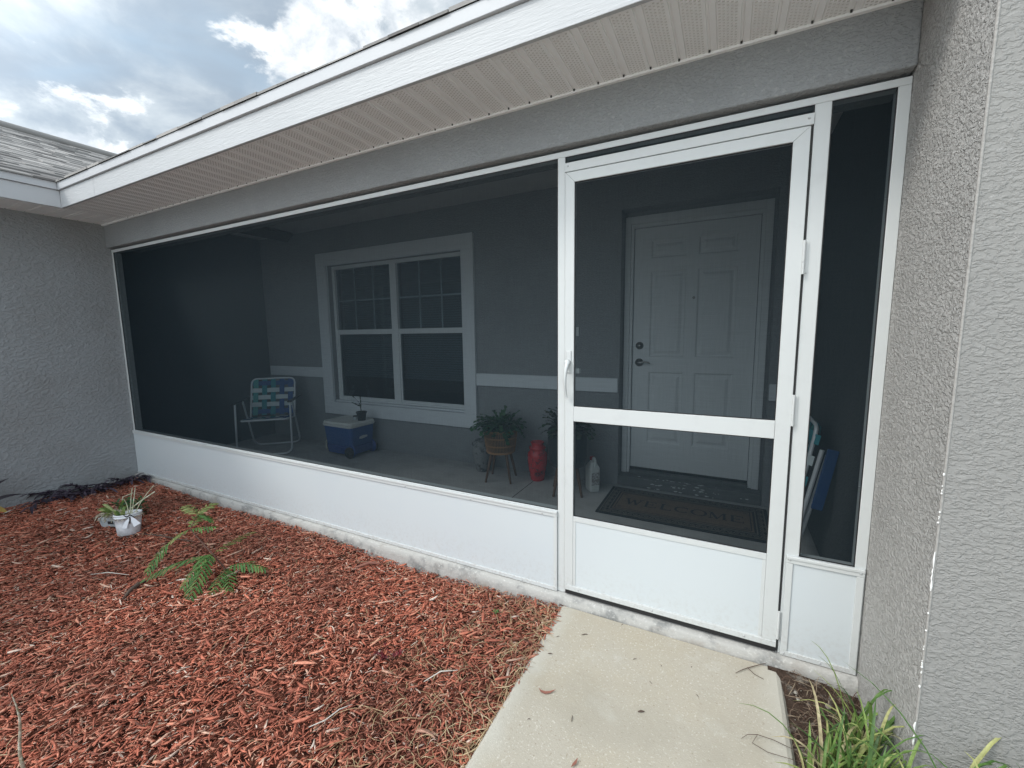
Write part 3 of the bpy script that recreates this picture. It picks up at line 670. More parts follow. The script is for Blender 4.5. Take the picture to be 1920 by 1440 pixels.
# shingled roofs: courses of separate tabs, left wing slope rises toward -X (5/12), main slope rises toward +Y
PIT = 5 / 12.
def shingles(kind, e0, e1, rise_len, parent, edge, zedge, lb):
    mb = MB(); random.seed(11 if kind == 'L' else 12); ex = .142; n = int(rise_len / ex)
    cs, sn = math.cos(math.atan(PIT)), math.sin(math.atan(PIT))
    for c in range(n):
        d0 = c * ex - .012; a = e0 - random.uniform(0, .3)
        while a < e1:
            wdt = random.uniform(.10, .26); a1 = min(a + wdt, e1); a0 = max(a, e0); th_ = random.choice((.006, .011, .016)); dd = d0 + random.choice((0, 0, .004))
            if a1 - a0 > .01:
                for_top = dd + ex * 1.25
                def P_(t, d, h):
                    # t along the eave, d up the slope, h normal
                    if kind == 'L': return (edge - d * cs + h * sn * 0, t, zedge + d * sn + h)
                    return (t, edge + d * cs, zedge + d * sn + h)
                vs = [P_(a0, dd, 0), P_(a1, dd, 0), P_(a1, dd, th_), P_(a0, dd, th_), P_(a0, for_top, .001), P_(a1, for_top, .001)]
                mb.add(vs, [(0, 1, 2, 3), (3, 2, 5, 4), (0, 3, 4), (1, 5, 2)])
            a = a1 + .002
    return mb.build('shingle_roof', 'shingle', parent, label=lb)
shingles('L', -4.2, 1.6, 3.62, H, EAVE + .026, 2.5835, 'grey shingle roof slope of the left wing')
shingles('M', EAVE + .02, X3, 3.0, H, -EAVE - .024, 2.5835, 'dark shingle edge above the porch fascia')
# roof decks beneath the shingles (solid)
w = MB(); L_ = 3.62; cs = math.cos(math.atan(PIT)); sn = math.sin(math.atan(PIT))
xr = EAVE + .04 - L_ * cs; zr = 2.578 + L_ * sn
w.prism([(EAVE + .012, 2.5805), (xr, zr), (xr, zr - .3), (EAVE - .1, 2.5)], 'y', 1.6, -6.98); w.build('roof_deck', mat('roof_deck_dark', (.09, .085, .08), .9), H)
w = MB(); w.prism([(-EAVE - .010, 2.5805), (-EAVE - .010 + 3 * cs, 2.5805 + 3 * sn), (-EAVE - .010 + 3 * cs, 2.3 + 3 * sn), (-EAVE + .1, 2.5)], 'x', EAVE + .03, X3 - .001); w.build('roof_deck', bpy.data.materials['roof_deck_dark'], H)
w = MB(); w.tube([(xr + .02, 1.62, zr + .012), (xr + .02, -6.9, zr + .012)], .05, 8); w.build('ridge_cap', 'shingle', H)
w = MB(); w.add([(xr, 1.6, zr), (xr, -6.98, zr), (xr - 3.2, -6.98, zr - 1.3), (xr - 3.2, 1.6, zr - 1.3)], [(0, 3, 2, 1)]); w.build('roof_deck', bpy.data.materials['roof_deck_dark'], H)

# ------------------------------------------------------------------ SCREEN ENCLOSURE
E_ = thing('screen_enclosure', 'white aluminium frame with dark insect screens closing the porch', 'screen enclosure')
F0, F1 = -.001, .050
def member(name, x0, x1, z0, z1, y0=F0, y1=F1, bev=.002, m='white', parent=None):
    mb = MB(); mb.box(x0, x1, y0, y1, z0, z1); return mb.build(name, m, parent or E_, bevel=bev)
member('top_rail', X0 + .001, X3 - .001, 2.153, 2.1785)
member('side_rail', X0 + .001, X0 + .028, .001, 2.1528)
member('side_rail', X3 - .036, X3 - .001, .001, 2.1528)
member('post', X1, X1 + .036, .001, 2.1528); member('post', X2 - .025, X2 + .025, .001, 2.1528)
member('sill_rail', X0 + .0285, X1 - .0005, .436 - .03, .442); member('sill_rail', X2 + .0255, X3 - .0365, .434 - .03, .434)
member('bottom_rail', X0 + .0285, X1 - .0005, .001, .027); member('bottom_rail', X2 + .0255, X3 - .0365, .001, .027)
member('cross_rail', X1 + .0365, X2 - .0255, 2.083, 2.1225, -.010, .05)
# the kick panels: sheet with snap trim
def kick(x0, x1, zt, name='kick_panel'):
    mb = MB(); mb.box(x0, x1, -.006, -.002, .004, zt); k = mb.build(name, 'kick', E_, bevel=.0)
    for q in ((-.0125, -.0062, zt - .030, zt), (-.0165, -.0127, zt - .012, zt - .001), (-.0115, -.0062, .0015, .022)):
        t = MB(); t.box(x0 + .0003, x1 - .0003, *q); t.build('trim_strip', 'white', k, bevel=.0015)
    return k
k1 = kick(X0 + .004, X1 - .001, .438); k2 = kick(X2 - .018, X3 - .006, .440)
for a in ((X2 - .017, X2 + .006), (X3 - .030, X3 - .007)):
    t = MB(); t.box(*a, -.0120, -.0062, .0225, .409); t.build('trim_strip', 'white', k2, bevel=.0015)
t = MB(); t.box(X1 - .020, X1 - .002, -.0105, -.0062, .0225, .407); t.build('trim_strip', 'white', k1, bevel=.0015)
def screw(x, z, y, parent, r=.0042):
    mb = MB(); mb.lathe([(r, 0), (r, .001), (r * .6, .0028), (.0002, .0032)], (x, y, z), 10, Ry); return mb.build('screw', 'screwm', parent)
for x in (.35, .75, 1.17, 1.62, 2.07, 2.55, 3.02, 3.5, 3.98, 4.42): screw(x, .416, -.0125, k1)
for x in (.5, 1.3, 2.1, 2.9, 3.6, 4.3): screw(x, .012, -.0115, k1)
for x, z in ((X2 - .006, .424), (X3 - .018, .424), (X2 - .006, .012), (5.63, .012)): screw(x, z, -.0125, k2)
for x in (4.556, 5.47): screw(x, 2.106, -.010, E_)
def screenpane(x0, x1, z0, z1, parent, y=.004):
    mb = MB(); mb.add([(x0, y, z0), (x1, y, z0), (x1, y, z1), (x0, y, z1)], [(0, 1, 2, 3)]); p = mb.build('insect_screen', 'screen', parent)
    s_ = MB(); q = .0032; ya, yb = y - .0028, y + .0005
    s_.box(x0, x1, ya, yb, z0, z0 + q); s_.box(x0, x1, ya, yb, z1 - q, z1); s_.box(x0, x0 + q, ya, yb, z0 + q, z1 - q); s_.box(x1 - q, x1, ya, yb, z0 + q, z1 - q)
    s_.build('spline', 'black', p); return p
screenpane(X0 + .0282, X1 - .0003, .4421, 2.1528, E_); screenpane(X2 + .0253, X3 - .0363, .4401, 2.1528, E_); screenpane(X1 + .0363, X2 - .0253, 2.1228, 2.1528, E_)
# inner tube behind each screen edge (2x2 tube, seen through the mesh)
for a in ((X0 + .0285, X0 + .055, .443, 2.15), (X2 + .026, X2 + .030, .443, 2.15)):
    member('inner_tube', a[0], a[1], a[2], a[3], .012, .052, .001)
# screws on inner side face of right rail
for z in (.75, 1.25, 1.8):
    mb = MB(); mb.lathe([(.005, 0), (.004, .003), (.0002, .004)], (X3 - .0365, .03, z), 8, Matrix.Rotation(-PI / 2, 4, 'Y')); mb.build('screw', 'screwm', E_)
# ---- screen door
SD = bpy.data.objects.new('screen_door', None); C.objects.link(SD); SD.parent = E_; SD['label'] = 'white aluminium screen door with kick plate and lever handle'
dx0, dx1, dz0, dz1 = 4.5475, 5.4775, .030, 2.078
gx0, gx1 = 4.5885, 5.4255
ya, yb = -.014, .018
dfm = MB()
def mitred(mb, ox0, ox1, oz0, oz1, ix0, ix1, iz0, iz1, y0, y1):
    O_ = [(ox0, oz0), (ox1, oz0), (ox1, oz1), (ox0, oz1)]; I_ = [(ix0, iz0), (ix1, iz0), (ix1, iz1), (ix0, iz1)]
    e = .0004
    for k in range(4):
        a, b_, c, d = O_[k], O_[(k + 1) % 4], I_[(k + 1) % 4], I_[k]
        cx = sum(p[0] for p in (a, b_, c, d)) / 4; cz = sum(p[1] for p in (a, b_, c, d)) / 4
        q = [(p[0] + (cx - p[0]) * e, p[1] + (cz - p[1]) * e) for p in (a, b_, c, d)]
        mb.prism(q, 'y', y1, y0)
mitred(dfm, dx0, dx1, dz0, dz1, gx0, gx1, dz0 + .028, 2.033, ya, yb)
dfm.build('door_frame', 'white', SD, bevel=.0012)
w = MB(); w.box(gx0 + .0005, gx1 - .0005, ya - .001, yb, .918, .991); w.build('middle_rail', 'white', SD, bevel=.002)
w = MB(); w.box(gx0 + .0005, gx1 - .0005, ya + .004, ya + .008, .0585, .430); kp = w.build('kick_plate', 'kick', SD)
for q in ((gx0 + .0006, gx1 - .0006, ya + .0005, ya + .0039, .405, .4305), (gx0 + .0006, gx0 + .014, ya + .0012, ya + .0038, .0586, .404), (gx1 - .014, gx1 - .0006, ya + .0012, ya + .0038, .0586, .404)):
    w = MB(); w.box(*q); w.build('trim_strip', 'white', kp, bevel=.001)
w = MB(); w.box(dx0, dx1, ya - .0035, ya - .0002, .031, .056); w.build('bottom_strip', 'white', SD, bevel=.001)
w = MB(); w.box(dx0, dx1, ya + .004, yb, .006, .0298); w.build('door_sweep', 'black', SD)
for x in (4.62, 4.98, 5.36): screw(x, .044, ya - .0035, SD, .0045)
screenpane(gx0, gx1, .9915, 2.0328, SD, ya + .010); screenpane(gx0, gx1, .431, .9175, SD, ya + .010)
w = MB(); w.box(5.4785, 5.4855, -.0005, .03, .006, 2.082); w.build('hinge_gap', 'seam', SD)
w = MB(); w.box(4.5395, 4.5468, -.004, .03, .006, 2.082); w.build('jamb_strip', 'white', SD, bevel=.0015)
for z in (1.60, 1.02, .115):
    w = MB(); w.tube([(5.4815, ya - .001, z), (5.4815, ya - .001, z + .078)], .0048, 12); w.tube([(5.4815, ya - .001, z - .045), (5.4815, ya - .001, z - .0015)], .0048, 12)
    w.box(5.484, 5.497, -.0045, -.0012, z - .04, z + .073); w.build('hinge', 'white', SD)
# lever / pull handle: plate, thumb boss, grip
w = MB(); w.box(4.553, 4.577, ya - .006, ya - .0002, 1.155, 1.262); w.build('handle_plate', 'white', SD, bevel=.004)
w = MB(); w.lathe([(.0, 0), (.015, 0), (.015, .012), (.012, .018), (.0005, .019)], (4.562, ya - .0065, 1.205), 20, Ry)
w.tube(bez((4.564, ya - .015, 1.205), (4.560, ya - .055, 1.16), (4.558, ya - .034, 1.08), 8) + [Vector((4.557, ya - .020, 1.045)), Vector((4.562, ya - .022, 1.035))], [.011, .011, .010, .009, .008, .0075, .007, .007, .007, .007, .005], 10)
w.build('pull_handle', 'white', SD)
w = MB(); w.box(4.578, 4.606, yb + .001, yb + .03, 1.150, 1.176); w.build('inner_latch', 'white', SD, bevel=.003)

# ------------------------------------------------------------------ FOLDING LAWN CHAIR (open)
def lawn_chair(c, th_, name='folding_lawn_chair'):
    t = thing(name, 'open aluminium folding chair with green and blue webbing beside the cooler', 'lawn chair', c)
    t.rotation_euler = (0, 0, th_)
    W = .27; r = .011
    def part(n, pts, rad=r, m='alu', closed=False):
        mb = MB(); mb.tube(pts, rad, 8, closed); return mb.build(n, m, t)
    # front U leg: arms front down to the floor in front, rises to back of seat
    part('front_leg', rounded([(-W - .01, -.24, .60), (-W - .01, -.30, .011), (W + .01, -.30, .011), (W + .01, -.24, .60)], .09))
    part('rear_leg', rounded([(-W + .012, -.06, .60), (-W + .012, .24, .011), (W - .012, .24, .011), (W - .012, -.06, .60)], .09))
    part('seat_frame', rounded([(-W + .03, -.24, .40), (W - .03, -.24, .40), (W - .03, .17, .36), (-W + .03, .17, .36)], .04, closed=True), closed=True)
    part('back_frame', rounded([(-W + .03, .10, .36), (-W + .03, .26, .83), (W - .03, .26, .83), (W - .03, .10, .36)], .07))
    for s in (-1, 1):
        mb = MB(); mb.box(s * (W + .012) - .022, s * (W + .012) + .022, -.29, .22, .597, .612); mb.build('arm_rest', 'blackp', t, bevel=.005)
    # webbing back: 5 vertical, 5 horizontal, woven
    def P(u, v):     # u across -1..1, v up 0..1 on the back plane
        return Vector((u * (W - .03), .115 + .137 * v, .40 + .415 * v))
    n_ = Vector((0, -.95, .32)).normalized()
    cols = ['turq', 'teal', 'turq', 'navy', 'navy']
    for k in range(5):
        u = -.8 + .4 * k; mb = MB(); pts = []
        for i in range(21):
            v = i / 20; ph = (v * 5 - .5); s_ = math.cos(PI * (ph + k)); pts.append(P(u, v * 1.03) + n_ * (.0045 * s_))
        mb.strip(pts, [.0275] * 21, (1, 0, 0)); mb.build('webbing', cols[k] if k != 2 else 'teal', t)
    for j in range(5):
        v = .1 + .2 * j; mb = MB(); pts = []
        for i in range(21):
            u = -1.04 + 2.08 * i / 20; ph = (u + .8) / .4; s_ = -math.cos(PI * (ph + j)); pts.append(P(u, v) + n_ * (.0045 * s_))
        dv = (P(0, 1) - P(0, 0)).normalized()
        mb.strip(pts, [.027] * 21, dv); mb.build('webbing', 'webwhite' if j in (1, 2, 3) and j != 9 else 'navy', t)
    # seat webbing
    def Q(u, v): return Vector((u * (W - .025), -.245 + .41 * v, .412 - .035 * v - .02 * (1 - u * u) * math.sin(PI * v)))
    for k in range(5):
        u = -.8 + .4 * k; mb = MB(); mb.strip([Q(u, i / 12) + Vector((0, 0, .003 * math.cos(PI * (i / 12 * 5 - .5 + k)))) for i in range(13)], [.0265] * 13, (1, 0, 0)); mb.build('webbing', cols[k], t)
    for j in range(5):
        v = .1 + .2 * j; mb = MB(); mb.strip([Q(-1 + 2 * i / 12, v) + Vector((0, 0, -.003 * math.cos(PI * (i / 12 * 5 - .5 + j)))) for i in range(13)], [.026] * 13, (0, 1, 0)); mb.build('webbing', ('webwhite', 'navy')[j % 2], t)
    return t
lawn_chair((.42, 1.14, 0), math.radians(42))
# folded chair leaning on the right wall
fc = thing('folded_lawn_chair', 'folded lawn chair leaning behind the narrow right screen', 'lawn chair', (0, 0, 0))
def fpart(n, pts, rad, m):
    mb = MB(); mb.tube(pts, rad, 8); return mb.build(n, m, fc)
fb = Vector((5.60, 1.02, 0.0)); ax = Vector((.125, 0, .70)); side = Vector((0, 1, 0))
def FP(a, s_, o_=0): return fb + ax * a + side * s_ + Vector((1, 0, -.3)).normalized() * o_
for (nm, o_, top, w_) in (('front_leg', 0, 1.0, .24), ('rear_leg', .035, .97, .22)):
    fpart(nm, rounded([FP(top, -w_, o_), FP(.0, -w_, o_ * .6), FP(.0, w_, o_ * .6), FP(top, w_, o_)], .07), .0115, 'alu')
fpart('back_frame', rounded([FP(.25, -.21, -.03), FP(1.16, -.21, -.045), FP(1.16, .21, -.045), FP(.25, .21, -.03)], .06), .011, 'alu')
for k in range(5):
    u = -.168 + .084 * k; mb = MB(); mb.strip([FP(.30 + .86 * i / 10, u, -.03 - .018 * (i / 10)) for i in range(9)] + [FP(1.175, u, -.040), FP(1.16, u, -.025), FP(1.10, u, -.020)], [.029] * 12, side); mb.build('webbing', ['teal', 'turq', 'teal', 'navy', 'navy'][k], fc)
for j in range(5):
    v = .38 + .17 * j; mb = MB(); mb.strip([FP(v, -.225, -.02), FP(v, -.22, -.045), FP(v, 0, -.047), FP(v, .22, -.045)], [.028] * 4, ax.normalized()); mb.build('webbing', 'webwhite' if j % 2 else 'teal', fc)
for s in (-1, 1):
    w = MB(); R_ = Matrix.Translation(FP(.80, s * .285 , .040)) @ Vector((ax.x * .9, ax.y, ax.z)).to_track_quat('Z', 'Y').to_matrix().to_4x4()
    w.box(-.026, .026, -.008, .008, -.17, .17, R_ @ Matrix.Rotation(PI / 2, 4, 'Z')); w.build('arm_rest', 'bluep', fc, bevel=.004)
w = MB(); w.box(-.02, .02, -.02, .02, -.03, .03, Matrix.Translation(FP(.06, -.24, .045))); w.build('foot_bracket', 'bluep', fc, bevel=.006)

# ------------------------------------------------------------------ COOLER
co = thing('wheeled_cooler', 'blue wheeled cooler with grimy white lid below the window', 'cooler', (1.415, 1.42, 0))
co.rotation_euler = (0, 0, math.radians(-2))
def taper(mb, hx0, hy0, z0, hx1, hy1, z1, r=.045, n=5):
    def ring(hx, hy, z):
        pts = []
        for (sx, sy, a0) in ((1, 1, 0), (-1, 1, PI / 2), (-1, -1, PI), (1, -1, 1.5 * PI)):
            for k in range(n + 1):
                a = a0 + PI / 2 * k / n; pts.append((sx * (hx - r) + r * math.cos(a), sy * (hy - r) + r * math.sin(a), z))
        return pts
    A, B = ring(hx0, hy0, z0), ring(hx1, hy1, z1); m = len(A)
    mb.add(A + B, [tuple(range(m))[::-1], tuple(range(m, 2 * m))] + [(i, (i + 1) % m, m + (i + 1) % m, m + i) for i in range(m)])
w = MB(); taper(w, .205, .158, .03, .215, .165, .125); w.build('base', 'cooler_d', co, bevel=.006)
w = MB(); taper(w, .212, .162, .1255, .228, .176, .335); bd = w.build('body', 'cooler', co, bevel=.006)
w = MB(); taper(w, .236, .184, .3355, .240, .188, .362); taper(w, .236, .184, .3640, .228, .176, .392); w.build('lid', 'cooler_lid', co, bevel=.007)
w = MB(); w.box(.2215, .2275, -.055, .055, .19, .225, Matrix.Rotation(0, 4, 'Z')); 
pts = [(-.055, .20), (-.02, .195), (.055, .205), (.055, .225), (.0, .232), (-.05, .222)]
w = MB(); w.prism(pts, 'x', .2195, .2275); w.build('badge', 'silverlogo', co, bevel=.001)
for sx, sy in ((.185, -.168), (.185, .168)):
    w = MB(); w.lathe([(.012, -.018), (.058, -.018), (.062, -.010), (.062, .010), (.058, .018), (.02, .018), (.012, .012)], (sx, sy, .062), 28, Ry); w.build('wheel', 'blackp', co)
    w = MB(); w.lathe([(.001, 0), (.075, 0), (.078, .004), (.075, .008), (.001, .008)], (sx, sy * .87, .078), 24, Ry); w.build('wheel_arch', 'cooler_d', co)
w = MB(); w.tube(rounded([(-.215, -.115, .17), (-.262, -.115, .135), (-.262, -.115, .03), (-.262, .115, .03), (-.262, .115, .135), (-.215, .115, .17)], .03), .011, 8); w.build('tow_handle', 'tan', co)
w = MB(); w.box(-.05, .05, -.1700, -.160, .06, .10); w.build('grip_recess', 'cooler_d', co, bevel=.003)
# pot with small cactus on the cooler
pc_ = thing('potted_holiday_cactus', 'small black nursery pot with one jointed cactus stem standing on the cooler', 'potted plant', (1.60, 1.44, .3925))
w = MB(); w.lathe([(.040, 0), (.055, .088), (.060, .088), (.060, .100), (.054, .100), (.052, .088), (.001, .085)], n=26); w.build('pot', 'potblack', pc_)
w = MB()
def seg_chain(mb, p, d, n, L=.035, wid=.012, droop=.06, side=None):
    p = Vector(p); d = Vector(d).normalized()
    for k in range(n):
        s_ = d.cross(Vector((0, 0, 1))); s_ = (s_.normalized() if s_.length > .1 else Vector((1, 0, 0)))
        q = p + d * L
        mb.strip([p, p + d * L * .3, p + d * L * .65, p + d * L * .9, q], [wid * .35, wid * .8, wid, wid * .95, wid * .4], s_ + Vector((0, 0, random.uniform(-.4, .4))), fold=.25)
        p = q; d = (d + Vector((random.uniform(-.12, .12), random.uniform(-.12, .12), -droop))).normalized()
random.seed(4)
w.tube([(0, 0, .085), (-.005, -.004, .15), (-.012, -.01, .20)], [.006, .005, .004], 7)
seg_chain(w, (-.012, -.01, .195), (-.55, -.3, .8), 5, .038, .010, -.0); seg_chain(w, (-.008, -.006, .16), (-.75, -.35, .35), 3, .035, .013, 0.0)
seg_chain(w, (-.004, 0, .14), (.05, 0, 1), 3, .045, .010, 0)
w.build('stem', 'leafred', pc_)
jr = thing('glass_jar', 'tiny clear jar with dark lid on the cooler beside the pot', 'jar', (1.497, 1.44, .3925))
w = MB(); w.lathe([(.022, 0), (.024, .004), (.024, .030), (.020, .034)], n=20); w.build('jar_body', mat('frosted_jar', (.42, .45, .45), .3), jr)
w = MB(); w.lathe([(.023, .0345), (.023, .045), (.001, .046)], n=20); w.build('lid', 'blackp', jr)

# ------------------------------------------------------------------ BASKET PLANTERS
def planter(c, label, dark=False, rot=0.):
    t = thing('planter_stand', label, 'planter', c); t.rotation_euler = (0, 0, rot)
    zb, zt = .265, .475
    for k in range(4):
        a = PI / 4 + k * PI / 2 + .25
        mb = MB(); mb.tube([(.165 * math.cos(a), .165 * math.sin(a), 0), (.095 * math.cos(a), .095 * math.sin(a), zb + .005)], [.0095, .015], 10); mb.build('leg', 'woodleg', t)
    if not dark:
        mb = MB(); n = 64
        R = lambda z: .125 + (.158 - .125) * ((z - zb) / (zt - zb)) ** .7
        for k in range(n):
            a = 2 * PI * k / n; mb.tube([((R(z)) * math.cos(a), (R(z)) * math.sin(a), z) for z in (zb, zb + .04, zb + .1, zb + .16, zt)], .0019, 5)
        for z, rr in [(zb + .003, .006), (zb + .012, .005), (zb + .07, .0028), (zb + .076, .0028), (zb + .14, .0028), (zb + .146, .0028), (zt - .008, .004), (zt, .006)]:
            mb.tube([(R(z) * math.cos(2 * PI * k / 40), R(z) * math.sin(2 * PI * k / 40), z) for k in range(40)], rr, 6, True)
        for z in [zb + .02 + .011 * i for i in range(17)]:
            mb.tube([((R(z) - .002) * math.cos(2 * PI * k / 40), (R(z) - .002) * math.sin(2 * PI * k / 40), z) for k in range(40)], .0013, 4, True)
        mb.build('basket', 'basket', t)
        mb = MB(); mb.lathe([(.115, zb + .004), (.145, zt - .01), (.135, zt - .01), (.001, zt - .03)], n=32); mb.build('liner_pot', 'inner', t)
    else:
        mb = MB(); mb.lathe([(.10, zb - .03), (.142, zb - .02), (.158, zb + .05), (.165, zt + .05), (.165, zt + .07), (.150, zt + .07), (.148, zt + .04), (.001, zt + .03)], n=36); mb.build('pot', 'dkpot', t)
    return t
planter((3.42, 1.375, 0), 'wicker basket planter on splayed wooden legs between the grey and red vases')
planter((4.085, 1.33, 0), 'charcoal pot on wooden legs hidden behind the door post', True, .1)
def cactus(c, label, R, seed, n, m='leaf'):
    random.seed(seed); t = MB()
    for i in range(n):
        a = random.uniform(0, 2 * PI); e = random.uniform(.05, 1.25); L = random.randint(3, 6)
        r0 = random.uniform(0, .09); d = (math.cos(a) * math.cos(e), math.sin(a) * math.cos(e), math.sin(e) + .1)
        seg_chain(t, (r0 * math.cos(a), r0 * math.sin(a), random.uniform(-.02, .05)), d, L, .036 * R, .019, .24)
    o = t.build('trailing_cactus', m); o.location = c; tag(o, label, 'plant'); return o
cactus((3.42, 1.375, .47), 'bushy dark green jointed cactus filling the wicker basket', 1.0, 9, 170)
cactus((4.085, 1.33, .53), 'dark jointed cactus in the charcoal pot at the door post', 1.05, 14, 110, 'leafred')
# vases
vz = thing('grey_vase', 'weathered grey pottery vase with small handles left of the basket planter', 'vase', (3.14, 1.50, 0))
w = MB(); w.lathe([(.045, 0), (.052, .004), (.058, .02), (.075, .09), (.090, .17), (.094, .215), (.088, .25), (.070, .268), (.060, .285), (.060, .30), (.070, .312), (.066, .316), (.052, .300), (.05, .27)], n=32); w.build('vase_body', 'vase', vz)
for a in (math.radians(200), math.radians(20)):
    w = MB(); w.tube([(.066 * math.cos(a), .066 * math.sin(a), .298), (.092 * math.cos(a), .092 * math.sin(a), .290), (.092 * math.cos(a), .092 * math.sin(a), .262), (.082 * math.cos(a), .082 * math.sin(a), .255)], .007, 8); w.build('handle', 'vase', vz)
rv = thing('red_vase', 'tall glossy red vase with carved black lines right of the basket planter', 'vase', (3.735, 1.50, 0))
prof = [(.055, 0), (.062, .006), (.066, .03), (.080, .10), (.090, .18), (.092, .235), (.086, .262), (.070, .275), (.066, .29), (.078, .30), (.074, .315), (.058, .325), (.052, .34), (.062, .352), (.064, .360), (.052, .362), (.046, .34)]
w = MB(); w.lathe(prof, n=36); w.build('vase_body', 'redvase', rv)
def vr(z):
    for (r0, z0), (r1, z1) in zip(prof, prof[1:]):
        if z0 <= z <= z1 and z1 > z0: return r0 + (r1 - r0) * (z - z0) / (z1 - z0)
    return .06
w = MB(); random.seed(8)
for k in range(64):
    a = random.uniform(0, 2 * PI); z = random.uniform(.06, .31); da = random.uniform(-.5, .5); dz = random.uniform(-.035, .035); c_ = random.uniform(-.03, .03)
    pts = []
    for i in range(7):
        t_ = i / 6; aa = a + da * t_; zz = min(.34, max(.02, z + dz * t_ + c_ * math.sin(PI * t_))); r_ = vr(zz) + .0003
        pts.append((r_ * math.cos(aa), r_ * math.sin(aa), zz))
    w.tube(pts, [.0008, .0026, .0032, .0032, .0026, .0015, .0006], 5)
for k in range(12):
    a = -1.15; b_ = 2 * PI * k / 12; pts = []
    for i in range(4):
        rr = .008 + .036 * i / 3; aa = a + rr * math.cos(b_) / .07; zz = .075 + rr * math.sin(b_); r_ = vr(zz) + .0005; pts.append((r_ * math.cos(aa), r_ * math.sin(aa), zz))
    w.tube(pts, [.003, .003, .002, .0005], 5)
w.build('carved_line', mat('carved_black', (.03, .004, .006), .5), rv)['kind'] = 'stuff'
# jug
jg = thing('plastic_jug', 'white plastic jug with red cap standing by the entry wall corner', 'jug', (4.262, 1.47, 0)); jg.rotation_euler = (0, 0, math.radians(-50))
w = MB(); taper(w, .056, .042, 0, .060, .046, .02, .02); taper(w, .060, .046, .0201, .060, .046, .20, .02); taper(w, .060, .046, .2001, .028, .024, .25, .018); w.lathe([(.017, .248), (.017, .268), (.001, .268)], (-.014, 0, 0), 16); w.build('jug_body', 'jug', jg, bevel=.004)
w = MB(); w.tube(bez((.040, 0, .205), (.078, 0, .255), (.045, 0, .282), 6) + bez((.045, 0, .282), (.012, 0, .30), (.004, 0, .262), 6)[1:], .010, 8); w.build('handle', 'jug', jg)
w = MB(); w.lathe([(.021, .262), (.021, .287), (.015, .291), (.001, .291)], (-.014, 0, 0), 18); w.build('cap', 'redcap', jg)
w = MB(); w.box(.0602, .0615, -.034, .034, .06, .17); w.build('jug_label', 'maroonlabel', jg)
gd = thing('glass_dish', 'small clear glass dish on the floor at the planter leg', 'dish', (4.10, 1.15, 0))
w = MB(); w.lathe([(.020, 0), (.034, .018), (.032, .019), (.018, .004), (.001, .003)], n=20); w.build('dish_body', mat('clear_dish', (.25, .27, .27), .15), gd)
# small white item by the mat behind the stile
bt = thing('white_bottle', 'small white bottle lying half hidden at the right end of the doormat', 'bottle', (5.63, 1.50, 0))
w = MB(); w.lathe([(.028, 0), (.036, .006), (.038, .03), (.038, .095), (.030, .12), (.014, .132), (.014, .142)], n=22); w.build('bottle_body', 'jug', bt)
w = MB(); w.lathe([(.017, .1425), (.017, .162), (.001, .163)], n=16); w.build('cap', 'jug', bt)

# ------------------------------------------------------------------ DOORMAT
dmx = thing('doormat', 'dark rubber doormat with scroll border reading WELCOME', 'doormat', (4.985, 1.315, 0))
w = MB(); w.box(-.575, .575, -.285, .285, .0005, .012); w.build('mat_base', 'matdark', dmx, bevel=.004)
w = MB(); w.box(-.475, .475, -.175, .175, .0122, .0135); w.build('mat_field', 'mat', dmx)
w = MB()
def rect_line(mb, hx, hy, t_, z0, z1):
    mb.box(-hx, hx, -hy, -hy + t_, z0, z1); mb.box(-hx, hx, hy - t_, hy, z0, z1); mb.box(-hx, -hx + t_, -hy + t_, hy - t_, z0, z1); mb.box(hx - t_, hx, -hy + t_, hy - t_, z0, z1)
rect_line(w, .497, .197, .008, .0122, .0135); rect_line(w, .552, .262, .007, .0122, .0135)
random.seed(3)
def scroll(mb, cx, cy, r, s_):
    pts = [(cx + r * (1 - i / 20) * math.cos(s_ * i * .5), cy + r * (1 - i / 20) * math.sin(s_ * i * .5), .0128) for i in range(18)]
    mb.tube(pts, .0022, 4)
x = -.515
k = 0
while x < .53:
    for y in (-.229, .229): scroll(w, x, y, .022, 1 if k % 2 else -1)
    x += .0385; k += 1
y = -.18
while y < .19:
    for xx in (-.524, .524): scroll(w, xx, y, .020, 1 if k % 2 else -1)
    y += .036; k += 1
w.build('mat_scroll', mat('mat_brown_scroll', (.14, .12, .10), .95), dmx)
w = MB(); rect_line(w, .462, .162, .006, .0137, .0146)
for sx in (-1, 1):
    for sy in (-1, 1): scroll(w, sx * .43, sy * .13, .018, sx * sy); 
w.build('mat_inner_line', 'matdark', dmx)
LT = MB()
def stroke(p, q, w_, off):
    p, q = Vector((*p, 0)), Vector((*q, 0)); d = (q - p).normalized(); n_ = Vector((-d.y, d.x, 0)) * w_ / 2
    vs = [p - n_, q - n_, q + n_, p + n_]; z0, z1 = .0137, .0150 + off * .00012
    LT.add([(v.x, v.y, z0) for v in vs] + [(v.x, v.y, z1) for v in vs], [(3, 2, 1, 0), (4, 5, 6, 7), (0, 1, 5, 4), (1, 2, 6, 5), (2, 3, 7, 6), (3, 0, 4, 7)])
def arc(cx, cy, rx, ry, a0, a1, thick, thin):
    n = 22
    vs = []
    for i in range(n + 1):
        a = a0 + (a1 - a0) * i / n; t_ = thin + (thick - thin) * abs(math.cos(a)) ** 1.2
        for r_ in (-t_ / 2, t_ / 2): vs.append((cx + (rx + r_) * math.cos(a), cy + (ry + r_) * math.sin(a), .0150))
    LT.add(vs, [(2 * i, 2 * i + 2, 2 * i + 3, 2 * i + 1) for i in range(n)])
hh = .055; TK, TN, SR = .017, .006, .006
